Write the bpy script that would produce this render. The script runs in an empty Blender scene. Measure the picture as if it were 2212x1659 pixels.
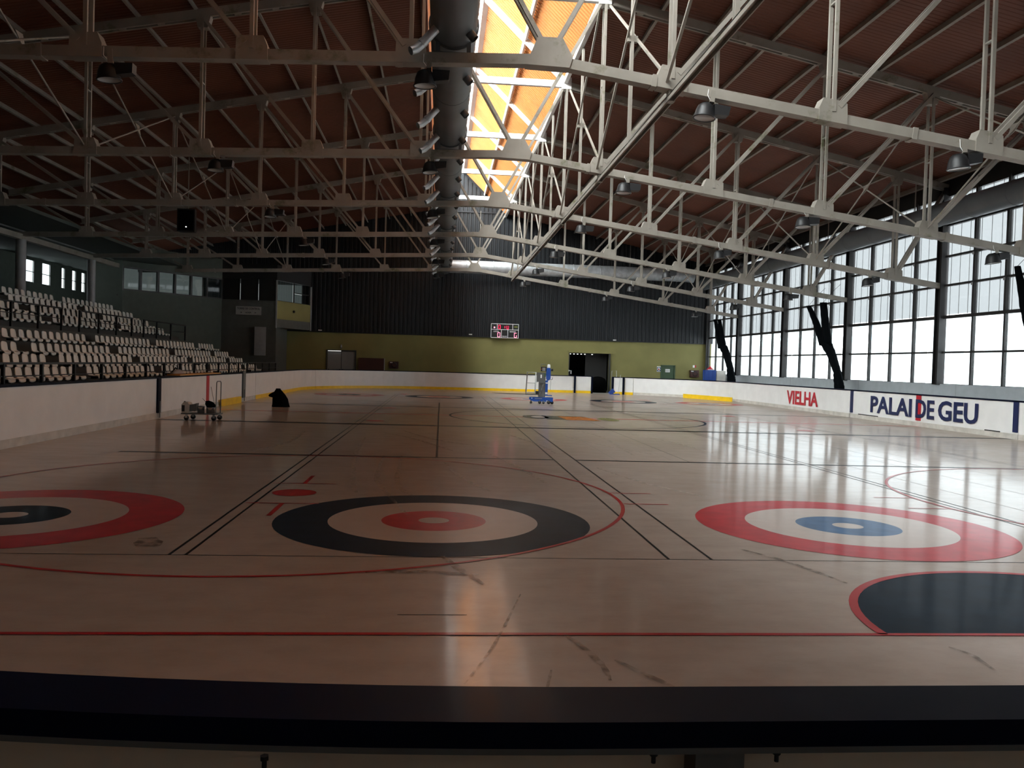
import bpy, math, random
from mathutils import Vector, Matrix
random.seed(7)
scene = bpy.context.scene
COL = scene.collection

# ------------------------------------------------------------------ camera
F_PX, YAW, PITCH, ROLL, CAM_H = 1791.74, 0.0859, -0.0239, 0.0294, 1.8631
cd = bpy.data.cameras.new('camera')
cd.sensor_fit = 'HORIZONTAL'; cd.sensor_width = 36.0
cd.lens = F_PX / 2212 * 36.0
cd.clip_start = 0.05; cd.clip_end = 600
cam = bpy.data.objects.new('camera', cd); COL.objects.link(cam)
fw = Vector((math.sin(YAW) * math.cos(PITCH), math.cos(YAW) * math.cos(PITCH), math.sin(PITCH)))
rt = Vector((math.cos(YAW), -math.sin(YAW), 0)); up = rt.cross(fw)
rt2 = math.cos(ROLL) * rt + math.sin(ROLL) * up
up2 = -math.sin(ROLL) * rt + math.cos(ROLL) * up
M = Matrix((rt2, up2, -fw)).transposed().to_4x4()
M.translation = Vector((0, 0, CAM_H))
cam.matrix_world = M
scene.camera = cam

# ------------------------------------------------------------------ daylight and exposure
world = bpy.data.worlds.new('overcast_sky'); scene.world = world
world.use_nodes = True
bg = world.node_tree.nodes['Background']
bg.inputs[0].default_value = (0.90, 0.96, 1.0, 1)
bg.inputs[1].default_value = 3.2
scene.view_settings.view_transform = 'Standard'
scene.view_settings.look = 'None'
scene.view_settings.gamma = 1.0
scene.view_settings.use_curve_mapping = False
scene.view_settings.exposure = 0.0
cy = scene.cycles
cy.use_denoising = True
cy.max_bounces = 7; cy.diffuse_bounces = 4; cy.glossy_bounces = 3
cy.transparent_max_bounces = 10; cy.transmission_bounces = 3
cy.sample_clamp_indirect = 4.0
cy.caustics_reflective = False; cy.caustics_refractive = False


sl = bpy.data.lights.new('hazy_sun', 'SUN'); sl.energy = 58.0; sl.angle = math.radians(84); sl.color = (.97, .985, 1.0)
so = bpy.data.objects.new('hazy_sun', sl); COL.objects.link(so)
so.rotation_euler = Vector((math.cos(math.radians(31)) * .86, math.cos(math.radians(31)) * .51, -math.sin(math.radians(31)))).to_track_quat('-Z', 'Y').to_euler()
so.location = (-60, 27, 45)


def portal(name, loc, rot, sx, sy):
    """guides the sky's own light through the glazing; adds no light"""
    l = bpy.data.lights.new(name, 'AREA'); l.shape = 'RECTANGLE'; l.size = sx; l.size_y = sy
    l.cycles.is_portal = True
    o = bpy.data.objects.new(name, l); COL.objects.link(o)
    o.location = loc; o.rotation_euler = rot
    return o


portal('sky_portal_windows', (20.0, 34.5, 5.2), (0, math.radians(90), 0), 7.6, 51.4)   # faces -x
portal('sky_portal_rooflight', (-0.08, 27.0, 14.4), (0, math.radians(-56.0), 0), 4.2, 66.5)


# ------------------------------------------------------------------ materials
def rgb(h):
    if isinstance(h, str):
        c = [int(h[i:i + 2], 16) / 255 for i in (0, 2, 4)]
        return tuple(((x + .055) / 1.055) ** 2.4 if x > .04045 else x / 12.92 for x in c)
    return h


MATS = {}


def mat(name, col, rough=.6, metal=0., var=0., scale=3., bump=0., bscale=40., spec=.5, emit=None, estr=0., stretch=None, coat=0., col2=None):
    m = bpy.data.materials.new(name); m.use_nodes = True
    nt = m.node_tree; p = nt.nodes['Principled BSDF']
    c = rgb(col)
    p.inputs['Base Color'].default_value = (*c, 1)
    p.inputs['Roughness'].default_value = rough
    p.inputs['Metallic'].default_value = metal
    p.inputs['Specular IOR Level'].default_value = spec
    if coat: p.inputs['Coat Weight'].default_value = coat; p.inputs['Coat Roughness'].default_value = .10
    tc = nt.nodes.new('ShaderNodeTexCoord')
    src = tc.outputs['Object']
    if stretch:
        mp = nt.nodes.new('ShaderNodeMapping'); mp.inputs['Scale'].default_value = stretch
        nt.links.new(src, mp.inputs[0]); src = mp.outputs[0]
    if var or col2:
        n = nt.nodes.new('ShaderNodeTexNoise'); n.inputs['Scale'].default_value = scale
        n.inputs['Detail'].default_value = 6
        nt.links.new(src, n.inputs['Vector'])
        r = nt.nodes.new('ShaderNodeValToRGB')
        r.color_ramp.elements[0].position = .36; r.color_ramp.elements[1].position = .66
        a = rgb(col2) if col2 else tuple(max(0, x * (1 - var)) for x in c)
        b = c if col2 else tuple(min(1, x * (1 + var)) for x in c)
        r.color_ramp.elements[0].color = (*a, 1); r.color_ramp.elements[1].color = (*b, 1)
        nt.links.new(n.outputs['Fac'], r.inputs[0]); nt.links.new(r.outputs[0], p.inputs['Base Color'])
    if bump:
        n2 = nt.nodes.new('ShaderNodeTexNoise'); n2.inputs['Scale'].default_value = bscale
        nt.links.new(src, n2.inputs['Vector'])
        bm = nt.nodes.new('ShaderNodeBump'); bm.inputs['Strength'].default_value = bump
        nt.links.new(n2.outputs['Fac'], bm.inputs['Height']); nt.links.new(bm.outputs[0], p.inputs['Normal'])
    if emit:
        p.inputs['Emission Color'].default_value = (*rgb(emit), 1); p.inputs['Emission Strength'].default_value = estr
    MATS[name] = m
    return m


def glassy(name, tint, refl, diff=None, dfac=0.):
    """thin pane: lets light straight through with a tint, plus a mirror share and an optional milky share"""
    m = bpy.data.materials.new(name); m.use_nodes = True
    nt = m.node_tree; nt.nodes.clear()
    out = nt.nodes.new('ShaderNodeOutputMaterial')
    t = nt.nodes.new('ShaderNodeBsdfTransparent'); t.inputs[0].default_value = (*tint, 1)
    g = nt.nodes.new('ShaderNodeBsdfGlossy'); g.inputs['Roughness'].default_value = .03
    fr = nt.nodes.new('ShaderNodeFresnel'); fr.inputs[0].default_value = 1.45
    ge = nt.nodes.new('ShaderNodeNewGeometry'); io = nt.nodes.new('ShaderNodeMath'); io.operation = 'MULTIPLY_ADD'   # same IOR seen from both faces of the thin pane
    io.inputs[1].default_value = 1 / 1.45 - 1.45; io.inputs[2].default_value = 1.45
    nt.links.new(ge.outputs['Backfacing'], io.inputs[0]); nt.links.new(io.outputs[0], fr.inputs[0])
    mul = nt.nodes.new('ShaderNodeMath'); mul.operation = 'MULTIPLY'; mul.inputs[1].default_value = refl; mul.use_clamp = True
    nt.links.new(fr.outputs[0], mul.inputs[0])
    mx = nt.nodes.new('ShaderNodeMixShader'); nt.links.new(mul.outputs[0], mx.inputs[0])
    last = t
    if diff:
        d = nt.nodes.new('ShaderNodeBsdfTranslucent'); d.inputs[0].default_value = (*diff, 1)
        m2 = nt.nodes.new('ShaderNodeMixShader'); m2.inputs[0].default_value = dfac
        nt.links.new(t.outputs[0], m2.inputs[1]); nt.links.new(d.outputs[0], m2.inputs[2]); last = m2
    nt.links.new(last.outputs[0], mx.inputs[1]); nt.links.new(g.outputs[0], mx.inputs[2])
    nt.links.new(mx.outputs[0], out.inputs[0])
    MATS[name] = m
    return m


# white-painted steel with algae and rust stains
def steel_mat():
    m = mat('painted_steel', (.27, .245, .21), .55, var=.12, scale=1.5)
    nt = m.node_tree; p = nt.nodes['Principled BSDF']
    old = p.inputs['Base Color'].links[0].from_socket
    g = nt.nodes.new('ShaderNodeNewGeometry')
    n = nt.nodes.new('ShaderNodeTexNoise'); n.inputs['Scale'].default_value = 1.1; n.inputs['Detail'].default_value = 9; n.inputs['Roughness'].default_value = .7
    nt.links.new(g.outputs['Position'], n.inputs['Vector'])
    r = nt.nodes.new('ShaderNodeValToRGB'); r.color_ramp.elements[0].position = .56; r.color_ramp.elements[1].position = .70
    nt.links.new(n.outputs['Fac'], r.inputs[0])
    mx = nt.nodes.new('ShaderNodeMixRGB'); mx.inputs[2].default_value = (.10, .10, .045, 1)
    nt.links.new(r.outputs[0], mx.inputs[0]); nt.links.new(old, mx.inputs[1]); nt.links.new(mx.outputs[0], p.inputs['Base Color'])
    return m


steel_mat()
mat('dark_steel', (.014, .013, .013), .55, var=.3, scale=2)
mat('white_paint', (.78, .77, .75), .4)
mat('grey_paint', (.30, .31, .32), .5, var=.08)
mat('roof_sheet', (.125, .036, .016), .65, var=.12, scale=.6)  # same orange paint as the rooflight sheet, darkened to imitate low light
mat('rooflight_sheet', (.52, .19, .045), .5, var=.08, scale=.8)  # brighter copy of the roof paint, for sheets lit by the glazing
mat('duct_paint', (.10, .115, .125), .42, var=.12, scale=1.2)
mat('galvanised', (.55, .58, .60), .38, metal=.45, var=.15, scale=4)
mat('green_wall', (.225, .205, .072), .75, var=.07, scale=.7, bump=.12, bscale=60)
mat('cladding_navy', (.0055, .0072, .0095), .45, var=.15, scale=.5)
mat('dark_green_wall', (.045, .058, .044), .7, var=.1)
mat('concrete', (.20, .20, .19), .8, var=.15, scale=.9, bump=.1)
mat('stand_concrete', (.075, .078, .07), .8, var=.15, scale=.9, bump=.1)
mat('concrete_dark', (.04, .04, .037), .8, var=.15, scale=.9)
mat('board_white', (.87, .865, .85), .32, var=.03, scale=2)
mat('board_back', (.80, .70, .56), .5, var=.05, scale=2)
mat('board_kick', (.60, .57, .52), .4, var=.12, scale=3)
mat('cap_navy', (.0025, .0045, .016), .5, var=.12, scale=5, spec=.05, coat=.05)
mat('navy_paint', (.012, .022, .085), .35)
mat('yellow_plastic', (.95, .60, .015), .35, var=.08, scale=3)
mat('orange_wood', (.55, .26, .06), .45)
mat('red_paint', (.50, .02, .035), .4)
mat('seat_plastic', (.90, .90, .86), .32, var=.05, scale=2)
mat('black_rail', (.012, .012, .013), .45)
mat('black_plastic', (.010, .010, .011), .5)
mat('black_fabric', (.003, .003, .003), 1., bump=.4, bscale=30, spec=.02)
mat('net_black', (.004, .005, .006), 1., bump=.6, bscale=60, spec=.02)
mat('lamp_glass', (.42, .43, .43), .12, spec=.8)
mat('blue_machine', (.015, .075, .34), .35, var=.08)
mat('blue_locker', (.015, .06, .30), .4)
mat('machine_grey', (.12, .13, .13), .45, metal=.3)
mat('aluminium', (.42, .43, .43), .35, metal=.8)
mat('chrome', (.75, .75, .74), .12, metal=1.)
mat('rubber', (.02, .02, .02), .7)
mat('paper_white', (.80, .80, .78), .6)
mat('text_black', (.012, .012, .014), .5)
mat('text_white', (.85, .86, .86), .5)
mat('led_red', (.3, .0, .02), .5, emit=(1., .02, .08), estr=3.0)
mat('led_hot', (.3, .0, .02), .5, emit=(1., .22, .32), estr=4.5)
mat('led_yellow_off', (.16, .17, .02), .5)
mat('led_white', (.8, .8, .8), .5, emit=(1, .98, .94), estr=1.6)
mat('board_black', (.008, .008, .008), .5)
mat('door_grey', (.26, .27, .27), .45)
mat('door_green', (.06, .10, .055), .5)
mat('hose_red', (.055, .014, .010), .5)
mat('sign_blue', (.01, .03, .16), .5)
mat('tower_wall', (.085, .09, .08), .7, var=.08)
mat('sign_board', (.40, .41, .40), .5)
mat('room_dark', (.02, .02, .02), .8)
mat('room_glow', (.5, .5, .48), .8, emit=(.55, .6, .58), estr=.6)  # emission painted into cabin back walls so their windows look bright
mat('foyer_wall', (.05, .065, .055), .7, var=.1)
mat('foyer_ceiling', (.035, .048, .04), .8)
mat('parapet_grey', (.40, .43, .45), .6, var=.05)
mat('floor_joint_dark', (.10, .085, .075), .5)
mat('joint_dark', (.30, .31, .31), .6)
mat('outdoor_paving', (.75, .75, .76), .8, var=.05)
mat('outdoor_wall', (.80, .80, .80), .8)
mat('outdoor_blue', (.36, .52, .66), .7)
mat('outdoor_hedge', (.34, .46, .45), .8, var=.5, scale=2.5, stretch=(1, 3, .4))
# floor paint
mat('line_black', (.006, .006, .007), .4, spec=.1, coat=.12)
mat('line_red', (.36, .016, .018), .35, spec=.12, coat=.25)
mat('ring_red', (.40, .026, .034), .35, spec=.12, coat=.25, var=.12, scale=4)
mat('ring_navy', (.006, .014, .025), .5, spec=.06, coat=.14, var=.2, scale=4)
mat('ring_blue', (.04, .10, .21), .35, spec=.12, coat=.25, var=.15, scale=4)
mat('ring_white', (.46, .385, .34), .3, spec=.2, coat=.25, var=.04, scale=4)
mat('logo_grey', (.06, .06, .05), .25, var=.3, scale=6)
mat('logo_orange', (.62, .28, .03), .25, var=.3, scale=8, col2=(.35, .04, .03), stretch=(1, 4, 1))
mat('logo_olive', (.36, .33, .10), .25, var=.4, scale=9, col2=(.10, .10, .08))
glassy('clear_glass', (.93, .96, .96), .9)
glassy('milky_sheet', (.475, .485, .485), .5, (.85, .88, .88), .05)
glassy('rooflight_glass', (.92, .94, .93), .6)
glassy('cabin_glass', (.45, .48, .48), 3.2)


def stain_mat(name, col, alpha):
    m = mat(name, col, .35)
    nt = m.node_tree; p = nt.nodes['Principled BSDF']
    n = nt.nodes.new('ShaderNodeTexNoise'); n.inputs['Scale'].default_value = 9; n.inputs['Detail'].default_value = 5
    g = nt.nodes.new('ShaderNodeNewGeometry'); nt.links.new(g.outputs['Position'], n.inputs['Vector'])
    r = nt.nodes.new('ShaderNodeValToRGB'); r.color_ramp.elements[0].position = .38; r.color_ramp.elements[1].position = .62
    r.color_ramp.elements[0].color = (0, 0, 0, 1); r.color_ramp.elements[1].color = (alpha,) * 3 + (1,)
    nt.links.new(n.outputs['Fac'], r.inputs[0]); nt.links.new(r.outputs[0], p.inputs['Alpha'])


stain_mat('stain_brown', (.10, .06, .035), .55)
stain_mat('streak_white', (.50, .46, .42), .4)


def ice_mat():
    m = bpy.data.materials.new('rink_floor_paint'); m.use_nodes = True
    nt = m.node_tree; p = nt.nodes['Principled BSDF']
    g = nt.nodes.new('ShaderNodeNewGeometry')

    def noise(sc, stretch=(1, 1, 1), det=5, rough=.55):
        mp = nt.nodes.new('ShaderNodeMapping'); mp.inputs['Scale'].default_value = stretch
        nt.links.new(g.outputs['Position'], mp.inputs[0])
        n = nt.nodes.new('ShaderNodeTexNoise'); n.inputs['Scale'].default_value = sc
        n.inputs['Detail'].default_value = det; n.inputs['Roughness'].default_value = rough
        nt.links.new(mp.outputs[0], n.inputs['Vector']); return n.outputs['Fac']

    def ramp(s, p0, p1, c0, c1):
        r = nt.nodes.new('ShaderNodeValToRGB')
        r.color_ramp.elements[0].position = p0; r.color_ramp.elements[1].position = p1
        r.color_ramp.elements[0].color = (*c0, 1); r.color_ramp.elements[1].color = (*c1, 1)
        nt.links.new(s, r.inputs[0]); return r.outputs[0]

    a = ramp(noise(.55, (1, .5, 1)), .3, .7, (.365, .295, .25), (.45, .372, .325))
    b = ramp(noise(2.3, (1, 1.6, 1), 8, .65), .42, .72, (1, 1, 1), (.86, .84, .82))
    mx = nt.nodes.new('ShaderNodeMixRGB'); mx.blend_type = 'MULTIPLY'; mx.inputs[0].default_value = 1
    nt.links.new(a, mx.inputs[1]); nt.links.new(b, mx.inputs[2])
    nt.links.new(mx.outputs[0], p.inputs['Base Color'])
    r = ramp(noise(1.4, (.6, 2.2, 1), 6, .6), .35, .68, (.38,) * 3, (.46,) * 3)
    nt.links.new(r, p.inputs['Roughness'])
    p.inputs['Specular IOR Level'].default_value = .12
    p.inputs['Coat Weight'].default_value = .6; p.inputs['Coat Roughness'].default_value = .11
    bm = nt.nodes.new('ShaderNodeBump'); bm.inputs['Strength'].default_value = .08; bm.inputs['Distance'].default_value = .05
    nt.links.new(noise(2.2, (.5, 1.8, 1), 4), bm.inputs['Height']); nt.links.new(bm.outputs[0], p.inputs['Normal'])
    MATS['rink_floor_paint'] = m


ice_mat()


# ------------------------------------------------------------------ mesh helpers
class MB:
    def __init__(s): s.v = []; s.f = []; s.mi = []; s.cur = 0; s.sm = []; s.smooth = False

    def _add(s, vs, fs):
        b = len(s.v); s.v += [tuple(x) for x in vs]
        for f in fs: s.f.append([b + i for i in f]); s.mi.append(s.cur); s.sm.append(s.smooth)
        return s

    def box(s, x0, x1, y0, y1, z0, z1):
        return s._add([(x0, y0, z0), (x1, y0, z0), (x1, y1, z0), (x0, y1, z0), (x0, y0, z1), (x1, y0, z1), (x1, y1, z1), (x0, y1, z1)],
                      [(0, 3, 2, 1), (4, 5, 6, 7), (0, 1, 5, 4), (1, 2, 6, 5), (2, 3, 7, 6), (3, 0, 4, 7)])

    def beam(s, p, q, w, h, up=(0, 0, 1)):
        p = Vector(p); q = Vector(q); d = (q - p).normalized(); u = Vector(up)
        sd = d.cross(u)
        if sd.length < 1e-6: sd = d.cross(Vector((1, 0, 0)))
        sd.normalize(); u = sd.cross(d)
        a = sd * w / 2; b = u * h / 2
        vs = [p - a - b, p + a - b, p + a + b, p - a + b, q - a - b, q + a - b, q + a + b, q - a + b]
        return s._add(vs, [(0, 1, 2, 3), (7, 6, 5, 4), (0, 4, 5, 1), (1, 5, 6, 2), (2, 6, 7, 3), (3, 7, 4, 0)])

    def prism(s, pts, vec):
        n = len(pts); vec = Vector(vec); a = [Vector(p) for p in pts]; b = [p + vec for p in a]
        return s._add(a + b, [tuple(range(n - 1, -1, -1)), tuple(range(n, 2 * n))] + [(i, (i + 1) % n, n + (i + 1) % n, n + i) for i in range(n)])

    def tube(s, pts, r, n=8, caps=True):
        pts = [Vector(p) for p in pts]; rs = r if isinstance(r, (list, tuple)) else [r] * len(pts)
        rings = []; prev = None
        for i, p in enumerate(pts):
            d = (pts[min(i + 1, len(pts) - 1)] - pts[max(i - 1, 0)]).normalized()
            if prev is None:
                u = d.orthogonal().normalized()
            else:
                u = (prev - d * prev.dot(d)).normalized()
            prev = u; w = d.cross(u)
            rings.append([p + (u * math.cos(2 * math.pi * k / n) + w * math.sin(2 * math.pi * k / n)) * rs[i] for k in range(n)])
        vs = [x for r_ in rings for x in r_]; fs = []
        for i in range(len(pts) - 1):
            for k in range(n):
                a = i * n + k; b = i * n + (k + 1) % n
                fs.append((a, b, b + n, a + n))
        old = s.smooth; s.smooth = True; s._add(vs, fs); s.smooth = old
        if caps:
            s._add(rings[0], [tuple(range(n - 1, -1, -1))]); s._add(rings[-1], [tuple(range(n))])
        return s

    def lathe(s, prof, n=16, o=(0, 0, 0), axis='z'):
        vs = []; fs = []
        for (r, z) in prof:
            for k in range(n):
                a = 2 * math.pi * k / n; x, y = r * math.cos(a), r * math.sin(a)
                if axis == 'z': vs.append((o[0] + x, o[1] + y, o[2] + z))
                elif axis == 'x': vs.append((o[0] + z, o[1] + x, o[2] + y))
                else: vs.append((o[0] + y, o[1] + z, o[2] + x))
        for i in range(len(prof) - 1):
            for k in range(n):
                a = i * n + k; b = i * n + (k + 1) % n
                fs.append((a, b, b + n, a + n))
        old = s.smooth; s.smooth = True; s._add(vs, fs); s.smooth = old
        return s

    def disc(s, c, r, n=48, z=None, a0=0, a1=2 * math.pi):
        pts = [(c[0] + r * math.cos(a0 + (a1 - a0) * k / n), c[1] + r * math.sin(a0 + (a1 - a0) * k / n), c[2]) for k in range(n + (a1 - a0 < 6.28))]
        return s._add(pts, [tuple(range(len(pts)))])

    def ring(s, c, r0, r1, n=72, a0=0, a1=2 * math.pi):
        vs = []; fs = []
        for k in range(n + 1):
            a = a0 + (a1 - a0) * k / n
            vs += [(c[0] + r0 * math.cos(a), c[1] + r0 * math.sin(a), c[2]), (c[0] + r1 * math.cos(a), c[1] + r1 * math.sin(a), c[2])]
        for k in range(n): fs.append((2 * k, 2 * k + 1, 2 * k + 3, 2 * k + 2))
        return s._add(vs, fs)

    def quad(s, a, b, c, d): return s._add([a, b, c, d], [(0, 1, 2, 3)])

    def mesh(s, name, mats, off=(0, 0, 0)):
        me = bpy.data.meshes.new(name)
        me.from_pydata([(x - off[0], y - off[1], z - off[2]) for x, y, z in s.v], [], s.f)
        for m in (mats if isinstance(mats, (list, tuple)) else [mats]): me.materials.append(MATS[m])
        me.polygons.foreach_set('material_index', s.mi)
        me.polygons.foreach_set('use_smooth', s.sm)
        me.update()
        return me

    def build(s, name, mats, parent=None, local=False):
        """vertices are given in world space unless local; the object sits at its parent's origin"""
        off = (0, 0, 0)
        if not local and parent is not None: off = WLOC.get(parent.name, (0, 0, 0))
        if not local and parent is None and s.v:
            xs, ys, zs = zip(*s.v); off = ((min(xs) + max(xs)) / 2, (min(ys) + max(ys)) / 2, min(zs))
        o = bpy.data.objects.new(name, s.mesh(name, mats, off)); COL.objects.link(o)
        if parent is not None:
            o.parent = parent
            WLOC[o.name] = off
        else:
            o.location = off; WLOC[o.name] = off
        return o


WLOC = {}


def tag(o, label=None, cat=None, group=None, kind=None):
    if label: o['label'] = label
    if cat: o['category'] = cat
    if group: o['group'] = group
    if kind: o['kind'] = kind
    return o


def thing(name, loc, label=None, cat=None, group=None, kind=None, rz=0):
    o = bpy.data.objects.new(name, None); COL.objects.link(o)
    o.empty_display_size = .2; o.location = loc; o.rotation_euler = (0, 0, rz)
    WLOC[o.name] = tuple(loc)
    return tag(o, label, cat, group, kind)


def copy_tree(o, parent=None):
    c = o.copy(); COL.objects.link(c); c.parent = parent
    for ch in o.children: copy_tree(ch, c)
    return c


def text_part(name, s, m, parent, origin, xdir, ydir, w, h, depth=.006, bold=.0, world=True):
    """lettering as thin solid mesh fitted into a w x h frame whose lower-left corner is origin"""
    cu = bpy.data.curves.new(name, 'FONT'); cu.body = s; cu.size = 1; cu.extrude = .01; cu.offset = bold; cu.resolution_u = 3
    to = bpy.data.objects.new(name + '_tmp', cu); COL.objects.link(to)
    me = bpy.data.meshes.new_from_object(to)
    bpy.data.objects.remove(to); bpy.data.curves.remove(cu)
    me.name = name
    xs = [v.co.x for v in me.vertices]; ys = [v.co.y for v in me.vertices]
    x0, x1, y0, y1 = min(xs), max(xs), min(ys), max(ys)
    X = Vector(xdir).normalized(); Yv = Vector(ydir).normalized(); N = X.cross(Yv); O = Vector(origin)
    off = Vector(WLOC.get(parent.name, (0, 0, 0))) if (world and parent) else Vector((0, 0, 0))
    for v in me.vertices:
        c = v.co
        v.co = O + X * ((c.x - x0) / (x1 - x0) * w) + Yv * ((c.y - y0) / (y1 - y0) * h) + N * (depth if c.z > 0 else 0) - off
    me.materials.clear(); me.materials.append(MATS[m])
    o = bpy.data.objects.new(name, me); COL.objects.link(o); o.parent = parent
    return o


ORD = ['first', 'second', 'third', 'fourth', 'fifth', 'sixth', 'seventh', 'eighth', 'ninth', 'tenth', 'eleventh', 'twelfth', 'thirteenth']

# ------------------------------------------------------------------ main dimensions
XL, XR, YN, YF, RC = -8.1, 17.66, 1.66, 56.9, 8.5      # rink
XW, YW = 19.6, 60.0                                   # glazed wall, far wall
TY = [16.4, 23.8, 31.2, 38.65, 46.1, 53.4]            # trusses, near to far
LN = [-0.75, -3.75, -6.78, -9.82, -12.85, -15.9, -18.7]
RN = [4.42, 7.75, 11.1, 14.35, 17.55, 19.55]
XK = 1.95


def zb(x): return 7.85 + (x - XK) * (.042 if x < XK else -.1385)


def zt(x): return 12.62 + .2 * x if x < XK else 13.29 - .205 * x


APX = (1.27, 15.57)


def zroof(x):
    if x <= -.75: return 12.62 + .2 * x + .29
    if x >= 4.35: return 13.29 - .205 * x + .29
    if x < APX[0]: return 12.76 + (x + .75) / (APX[0] + .75) * (APX[1] - 12.76)
    return APX[1] - (x - APX[0]) * (APX[1] - 12.69) / (4.35 - APX[0])

# ================================================================== SETTING
# ------------------------------------------------------------------ floor, rink slab and paint
floor = MB().box(-24.2, 19.9, -6.0, 64.2, -.25, -.015).build('floor', 'concrete'); tag(floor, kind='structure')


def rink_path(off=0., n=14):
    """closed outline, counter-clockwise from the near-left corner's end"""
    pts = []
    for cx, cy_, a0 in ((XR - RC, YN + RC, -90), (XR - RC, YF - RC, 0), (XL + RC, YF - RC, 90), (XL + RC, YN + RC, 180)):
        for k in range(n + 1):
            a = math.radians(a0 + 90 * k / n)
            pts.append((cx + (RC + off) * math.cos(a), cy_ + (RC + off) * math.sin(a)))
    return pts


slab = MB().prism([(x, y, -.012) for x, y in rink_path(.02)], (0, 0, .012)).build('rink_slab', 'rink_floor_paint', floor)


def paint(name, m, z):
    return MB(), name, m, z


def pnt(mb, name, m): return mb.build(name, m, slab)


Z1, Z2, Z3, Z4 = .0015, .003, .0045, .006


def hline(y, x0, x1, w, m, z=Z1, name='painted_line'):
    pnt(MB().quad((x0, y - w / 2, z), (x1, y - w / 2, z), (x1, y + w / 2, z), (x0, y + w / 2, z)), name, m)


def vline(x, y0, y1, w, m, z=Z1, name='painted_line'):
    pnt(MB().quad((x - w / 2, y0, z), (x + w / 2, y0, z), (x + w / 2, y1, z), (x - w / 2, y1, z)), name, m)


TEE = 9.74; FTEE = 44.5
SHEETS = [(-4.787, 0), (-.036, 1), (5.023, 0), (9.93, 1), (14.75, 0)]
for ty in (TEE, FTEE):
    for cx, kind in SHEETS:
        if ty == TEE and cx > 9: continue
        o, i = ('ring_navy', 'ring_red') if kind else ('ring_red', 'ring_blue' if cx > 0 else 'ring_navy')
        pnt(MB().ring((cx, ty, Z2), 1.219, 1.829), 'house_outer_ring', o)
        pnt(MB().ring((cx, ty, Z2), .61, 1.219), 'house_white_ring', 'ring_white')
        pnt(MB().ring((cx, ty, Z2), .18, .61), 'house_inner_ring', i)
        pnt(MB().disc((cx, ty, Z2), .18), 'house_button', 'ring_white')
hline(7.9, XL + .4, XR - .4, .018, 'line_black')
hline(FTEE + 1.83, XL + .4, XR - .4, .018, 'line_black')
for x in (-2.47, -2.32, 2.27, 2.70, 7.37, 7.52, 12.3, 12.45):
    vline(x, 7.9, FTEE + 1.83, .03, 'line_black')
for a, b in ((XL + 2.1, -2.47), (-2.47, 2.27), (2.7, 7.4), (7.5, 12.3), (12.45, XR - .3)):
    hline(16.2, a, b, .14, 'line_black'); hline(38.1, a, b, .14, 'line_black')
vline(-.036, 16.2, 38.1, .045, 'line_black')
for cx in (5.023, 9.93): vline(cx, 16.2, 38.1, .02, 'line_black')
hline(6.09, -.27, .24, .014, 'line_black')
# hockey
hline(5.65, XL + 1.2, XR - 1.2, .05, 'line_red', Z4)
hline(52.93, XL + 1.3, XR - 1.3, .05, 'line_red', Z1)
hline(24.29, XL + .1, XR - .02, .34, 'line_black', Z1); hline(34.32, XL + .1, XR - .02, .34, 'line_black', Z1)
hline(29.29, XL + .1, XR - .02, .24, 'line_red', Z1)
for cx, cyy in ((-1.97, 11.62), (11.72, 11.62), (-1.97, 46.96), (11.72, 46.96)):
    pnt(MB().ring((cx, cyy, Z3), 4.475, 4.525, 120), 'faceoff_circle', 'line_red')
    pnt(MB().disc((cx, cyy, Z3), .3, 32), 'faceoff_spot', 'line_red')
    for sx in (-1, 1):
        for sy in (-1, 1):
            if (sx, sy) in ((-1, -1), (1, 1), (-1, 1), (1, -1)):
                hline(cyy + sy * .86, cx + sx * .0 - .46, cx + .46, .035, 'line_red', Z3) if sx == 1 else None
        hline(cyy - .52, cx + sx * 4.5 - (.0 if sx > 0 else .62), cx + sx * 4.5 + (.62 if sx > 0 else .0), .04, 'line_red', Z3)
        hline(cyy + .42, cx + sx * 4.5 - (.0 if sx > 0 else .62), cx + sx * 4.5 + (.62 if sx > 0 else .0), .04, 'line_red', Z3)
    vline(cx, cyy + .86, cyy + 1.72, .06, 'line_red', Z3); vline(cx, cyy - 1.72, cyy - .86, .06, 'line_red', Z3)
for cx in (-1.97, 11.72):
    for cyy in (25.7, 32.85): pnt(MB().disc((cx, cyy, Z3), .28, 32), 'neutral_spot', 'line_red')
pnt(MB().ring((4.86, 29.29, Z3), 4.46, 4.54, 120), 'centre_circle', 'ring_navy')
pnt(MB().disc((5.05, 5.65, Z3), 1.80, 40, a0=0, a1=math.pi), 'goal_crease', 'ring_navy')
pnt(MB().ring((5.05, 5.65, Z4), 1.80, 1.87, 40, 0, math.pi), 'crease_border', 'line_red')
pnt(MB().disc((5.05, 52.93, Z3), 1.80, 40, a0=math.pi, a1=2 * math.pi), 'goal_crease', 'ring_navy')
pnt(MB().ring((5.05, 52.93, Z4), 1.80, 1.87, 40, math.pi, 2 * math.pi), 'crease_border', 'line_red')
# centre emblem: dark oval, block, striped field and small shield
def oval(cx, cy_, rx, ry, z, m, name): pnt(MB()._add([(cx + rx * math.cos(2 * math.pi * k / 28), cy_ + ry * math.sin(2 * math.pi * k / 28), z) for k in range(28)], [tuple(range(28))]), name, m)


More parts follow.
